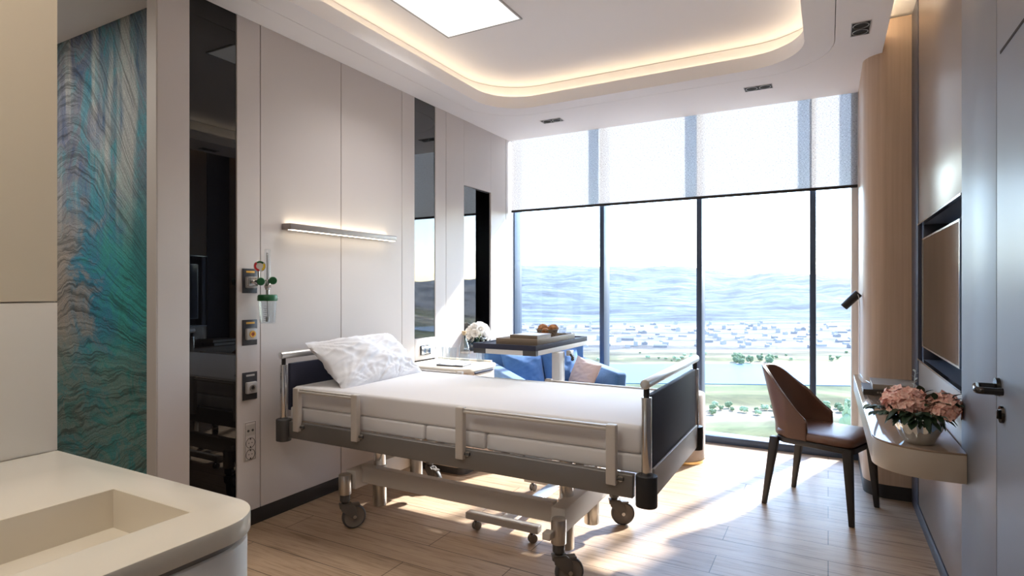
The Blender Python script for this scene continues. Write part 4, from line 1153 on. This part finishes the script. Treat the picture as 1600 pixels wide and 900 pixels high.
def make_land():
    m = mat('valley_land', (.2, .25, .2), .95, spec=.1)
    geo = nd(m, 'ShaderNodeNewGeometry'); mp = nd(m, 'ShaderNodeMapping'); mp.inputs['Rotation'].default_value = (0, 0, -TH)
    lk(m, geo.outputs['Position'], mp.inputs['Vector'])
    sp = nd(m, 'ShaderNodeSeparateXYZ'); lk(m, mp.outputs['Vector'], sp.inputs[0])
    n = nd(m, 'ShaderNodeTexNoise'); n.inputs['Scale'].default_value = .012; n.inputs['Detail'].default_value = 6; lk(m, mp.outputs['Vector'], n.inputs['Vector'])
    st = nd(m, 'ShaderNodeMapping'); st.inputs['Scale'].default_value = (.004, .035, .02); lk(m, mp.outputs['Vector'], st.inputs['Vector'])
    n2 = nd(m, 'ShaderNodeTexNoise'); n2.inputs['Scale'].default_value = 1; n2.inputs['Detail'].default_value = 7; lk(m, st.outputs['Vector'], n2.inputs['Vector'])
    off = nd(m, 'ShaderNodeMath', operation='MULTIPLY_ADD'); lk(m, n.outputs['Fac'], off.inputs[0]); off.inputs[1].default_value = 34; lk(m, sp.outputs['Y'], off.inputs[2])
    mr = nd(m, 'ShaderNodeMapRange'); mr.inputs['From Min'].default_value = 200; mr.inputs['From Max'].default_value = 1200; lk(m, off.outputs[0], mr.inputs['Value'])
    f = lambda v: (v + 17 - 200) / 1000
    G1, G2, SA, TN, WH, GY, HB = lin(156, 156, 112), lin(138, 150, 112), lin(196, 182, 160), lin(164, 156, 134), lin(186, 180, 174), lin(150, 148, 150), lin(122, 134, 150)  # HB: distance haze is put into the blue-grey of the hills
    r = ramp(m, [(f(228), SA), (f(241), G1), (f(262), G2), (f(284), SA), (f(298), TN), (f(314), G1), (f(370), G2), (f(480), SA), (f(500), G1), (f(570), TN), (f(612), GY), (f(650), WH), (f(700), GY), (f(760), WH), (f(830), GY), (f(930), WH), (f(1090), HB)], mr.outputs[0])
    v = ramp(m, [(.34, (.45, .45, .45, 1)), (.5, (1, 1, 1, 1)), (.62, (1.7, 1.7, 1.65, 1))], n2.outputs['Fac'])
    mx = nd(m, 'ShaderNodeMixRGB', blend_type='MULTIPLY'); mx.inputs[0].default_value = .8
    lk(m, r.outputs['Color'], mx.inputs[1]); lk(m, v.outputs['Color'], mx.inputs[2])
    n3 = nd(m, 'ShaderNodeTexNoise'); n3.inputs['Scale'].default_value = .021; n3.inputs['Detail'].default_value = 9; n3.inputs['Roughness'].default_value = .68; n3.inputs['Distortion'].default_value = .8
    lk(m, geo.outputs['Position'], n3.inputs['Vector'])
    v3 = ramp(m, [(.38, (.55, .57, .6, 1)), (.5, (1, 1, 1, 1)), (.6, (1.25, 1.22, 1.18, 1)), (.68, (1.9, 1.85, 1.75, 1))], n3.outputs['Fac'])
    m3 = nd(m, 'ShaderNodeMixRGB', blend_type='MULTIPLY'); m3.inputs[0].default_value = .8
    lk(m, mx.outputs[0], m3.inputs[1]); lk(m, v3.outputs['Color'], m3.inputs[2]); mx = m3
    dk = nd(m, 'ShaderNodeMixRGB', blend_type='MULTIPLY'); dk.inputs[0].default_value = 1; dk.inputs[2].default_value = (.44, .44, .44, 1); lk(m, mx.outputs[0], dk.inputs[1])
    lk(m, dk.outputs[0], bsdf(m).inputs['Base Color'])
    return m
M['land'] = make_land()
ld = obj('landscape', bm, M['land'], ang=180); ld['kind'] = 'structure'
def fr_pt(u, v, z=GZ): return (u * CS - v * SN, u * SN + v * CS, z)      # u to the right of the view, v ahead of it
bm = bm_new(); n = 80; lo, hi = [], []
for i in range(n + 1):
    u = -620 + 1500 * i / n
    a = 376 + 14 * noise.noise(Vector((u / 150, 3, 0))) - u * .018; b = 478 + 16 * noise.noise(Vector((u / 120, 9, 0))) - u * .02
    lo.append(bm.verts.new(fr_pt(u, a, GZ + .5))); hi.append(bm.verts.new(fr_pt(u, b, GZ + .5)))
for i in range(n): bm.faces.new((lo[i], lo[i + 1], hi[i + 1], hi[i]))
r_ = bmesh.ops.extrude_face_region(bm, geom=bm.faces[:]); bmesh.ops.translate(bm, vec=(0, 0, -2), verts=[v for v in r_['geom'] if isinstance(v, bmesh.types.BMVert)])
rv = obj('river', bm, mat('river_water', lin(82, 108, 132), .5, spec=.08), smooth=False); rv['kind'] = 'structure'

# town: low buildings, each its own
def house_bm(w, d, h, gable):
    bm = box(bm_new(), -w / 2, w / 2, -d / 2, d / 2, -1, h)
    return bm
protos = []
for w, d, h, gb_, mm in ((26, 12, 5, 0, 'bwall'), (14, 11, 8, 1, 'bwall'), (40, 16, 6, 1, 'bwall2'), (10, 10, 12, 0, 'bwall'), (18, 12, 6, 1, 'bwall2')):
    t = bm_new(); box(t, -w / 2, w / 2, -d / 2, d / 2, -1, h)
    if gb_:
        a = [t.verts.new(p) for p in ((-w / 2 - .4, -d / 2 - .4, h), (w / 2 + .4, -d / 2 - .4, h), (w / 2 + .4, d / 2 + .4, h), (-w / 2 - .4, d / 2 + .4, h), (-w / 2 - .4, 0, h + d * .28), (w / 2 + .4, 0, h + d * .28))]
        for q in ((0, 1, 5, 4), (2, 3, 4, 5), (0, 4, 3), (1, 2, 5), (3, 2, 1, 0)): t.faces.new([a[i] for i in q])
    else:
        box(t, -w / 2 + 1, -w / 2 + 4, -1.5, 1.5, h, h + 1.6)
    protos.append(mesh_from('distant_building', t, M[mm], smooth=False))
rnd = random.Random(21)
placed = []
for k in range(900):
    if len(placed) >= 260: break
    v = rnd.choice((rnd.uniform(610, 700), rnd.uniform(700, 1040), rnd.uniform(700, 1040)))
    u = rnd.uniform(-.28, .75) * v
    if any(math.hypot(u - a, v - b) < 22 for a, b in placed): continue
    placed.append((u, v))
    o = bpy.data.objects.new('distant_building', protos[rnd.randrange(5)]); C.objects.link(o)
    o.location = fr_pt(u, v); o.rotation_euler.z = TH + rnd.choice((0, .15, -.2, PI / 2)); s = rnd.uniform(.28, .5); o.scale = (s, s, s)
    tag(o, 'small pale building of the distant town seen through the window', 'building', 'distant town buildings')

def bush_mesh(seed, tall, leafm):
    rnd = random.Random(seed); bm = bm_new()
    for k in range(16):
        a = rnd.uniform(0, 2 * PI); rr = rnd.uniform(0, .42); zz = rnd.uniform(.25, .8 if not tall else .95)
        if tall: rr *= (1.05 - zz) * 1.1
        R = rnd.uniform(.16, .28) * (1 if not tall else (1.15 - zz))
        bmesh.ops.create_icosphere(bm, subdivisions=2, radius=R, matrix=Matrix.Translation((rr * math.cos(a), rr * math.sin(a), zz)))
    for v in bm.verts: v.co += Vector((1, 1, 1)) * 0 + v.co.normalized() * .07 * noise.noise(v.co * 9 + Vector((seed, 0, 0)))
    cyl(bm, (0, 0, -.1), (0, 0, .5), .03, .02, 8)
    return mesh_from('tree', bm, leafm, ang=180)
tm = [bush_mesh(1, False, M['crown']), bush_mesh(2, False, M['crown2']), bush_mesh(3, True, M['crown2']), bush_mesh(4, False, M['crown'])]
tree_at = []
def tree(px, py, h, k, wide, label, group):
    v = (1.25 - GZ) * 903 / (py - 453); u = (px - 800) / 903 * v; rad = h * wide * .62
    if any(math.hypot(u - a, v - b) < rad + r_ for a, b, r_ in tree_at): return
    tree_at.append((u, v, rad))
    o = bpy.data.objects.new('tree', tm[k]); C.objects.link(o); o.location = fr_pt(u, v); o.scale = (h * wide, h * wide, h); o.rotation_euler.z = px
    tag(o, label, 'tree', group)
rnd = random.Random(8)
for k in range(40):
    tree(1146 + rnd.uniform(0, 58), 568 + rnd.uniform(-4, 2), rnd.uniform(5, 8), 0, 1.0, 'dark green tree in the clump on the far bank of the river', 'tree clump on the far river bank')
for k in range(60):
    tree(1085 + rnd.uniform(0, 262), 641 + rnd.gauss(0, 4), rnd.uniform(1.6, 3.6), rnd.choice((0, 1, 3)), 1.1, 'low shrub in the row between the green fields below', 'shrubs between the fields')
for k in range(34):
    tree(rnd.uniform(840, 1345), rnd.uniform(552, 566), rnd.uniform(1.8, 3.6), rnd.choice((0, 1)), 1.2, 'small scattered tree on the plain beyond the river', 'trees on the plain beyond the river')
tree(1322, 694, 17, 2, .62, 'tall pale green conifer seen through the window beside the column', None)

hz = bpy.data.materials.new('valley_haze'); hz.use_nodes = True
hz.node_tree.nodes.clear()
vo = hz.node_tree.nodes.new('ShaderNodeOutputMaterial'); vs_ = hz.node_tree.nodes.new('ShaderNodeVolumeScatter')
vs_.inputs['Color'].default_value = (.80, .90, 1, 1); vs_.inputs['Density'].default_value = .00006; vs_.inputs['Anisotropy'].default_value = .2
hz.node_tree.links.new(vs_.outputs[0], vo.inputs['Volume'])
ho = obj('haze', B(-3600, 3600, 150, 3700, -90, 420), hz, smooth=False); ho['kind'] = 'structure'

# ------------------------------------------------------------------ light
w = bpy.data.worlds.new('sky'); bpy.context.scene.world = w; w.use_nodes = True
nt = w.node_tree; bg = nt.nodes['Background']
sky = nt.nodes.new('ShaderNodeTexSky'); sky.sky_type = 'NISHITA'; sky.sun_disc = False
sky.sun_elevation = math.radians(37); sky.sun_rotation = math.radians(20); sky.air_density = 1.0; sky.dust_density = .35; sky.ozone_density = 2.2
nt.links.new(sky.outputs[0], bg.inputs[0]); bg.inputs[1].default_value = .72
sd_ = bpy.data.lights.new('sun', 'SUN'); sd_.energy = 10.5; sd_.angle = math.radians(2.6); sd_.color = (1, .985, .96)
sun = bpy.data.objects.new('sun', sd_); C.objects.link(sun)
sun.rotation_euler = Vector((-.36, -1, -.80)).to_track_quat('-Z', 'Y').to_euler(); sun.location = (3, 10, 8)
def area(name, loc, rot, sx, sy, e, col):
    a = bpy.data.lights.new(name, 'AREA'); a.shape = 'RECTANGLE'; a.size = sx; a.size_y = sy; a.energy = e; a.color = col
    o = bpy.data.objects.new(name, a); C.objects.link(o); o.location = loc; o.rotation_euler = rot; return o
pl_ = area('panel_light', (-1.884, 2.774, H + .198), (0, 0, 0), .5, .57, 6.5, (1, .98, .96)); pl_.data.spread = math.radians(112)
area('entry_ceiling_light', (-1.0, .1, H - .01), (0, 0, 0), .5, .5, 11, (1, .91, .78))
area('hall_fill_light', (-3.75, .7, H - .01), (0, 0, 0), .4, .4, 14, (1, .95, .88))  # added fill with no visible source, brightens the mural and hall

# ------------------------------------------------------------------ camera
cd = bpy.data.cameras.new('camera'); cd.sensor_width = 36; cd.lens = 36 * 903 / 1600; cd.shift_y = 3 / 1600; cd.clip_start = .05; cd.clip_end = 8000
cam = bpy.data.objects.new('camera', cd); C.objects.link(cam); cam.location = (0, 0, 1.25); cam.rotation_euler = (PI / 2, 0, TH)
sc = bpy.context.scene; sc.camera = cam
sc.view_settings.view_transform = 'Standard'; sc.view_settings.look = 'None'; sc.view_settings.exposure = .72; sc.view_settings.gamma = 1
sc.cycles.max_bounces = 12; sc.cycles.diffuse_bounces = 8; sc.cycles.transparent_max_bounces = 16; sc.cycles.sample_clamp_indirect = 12
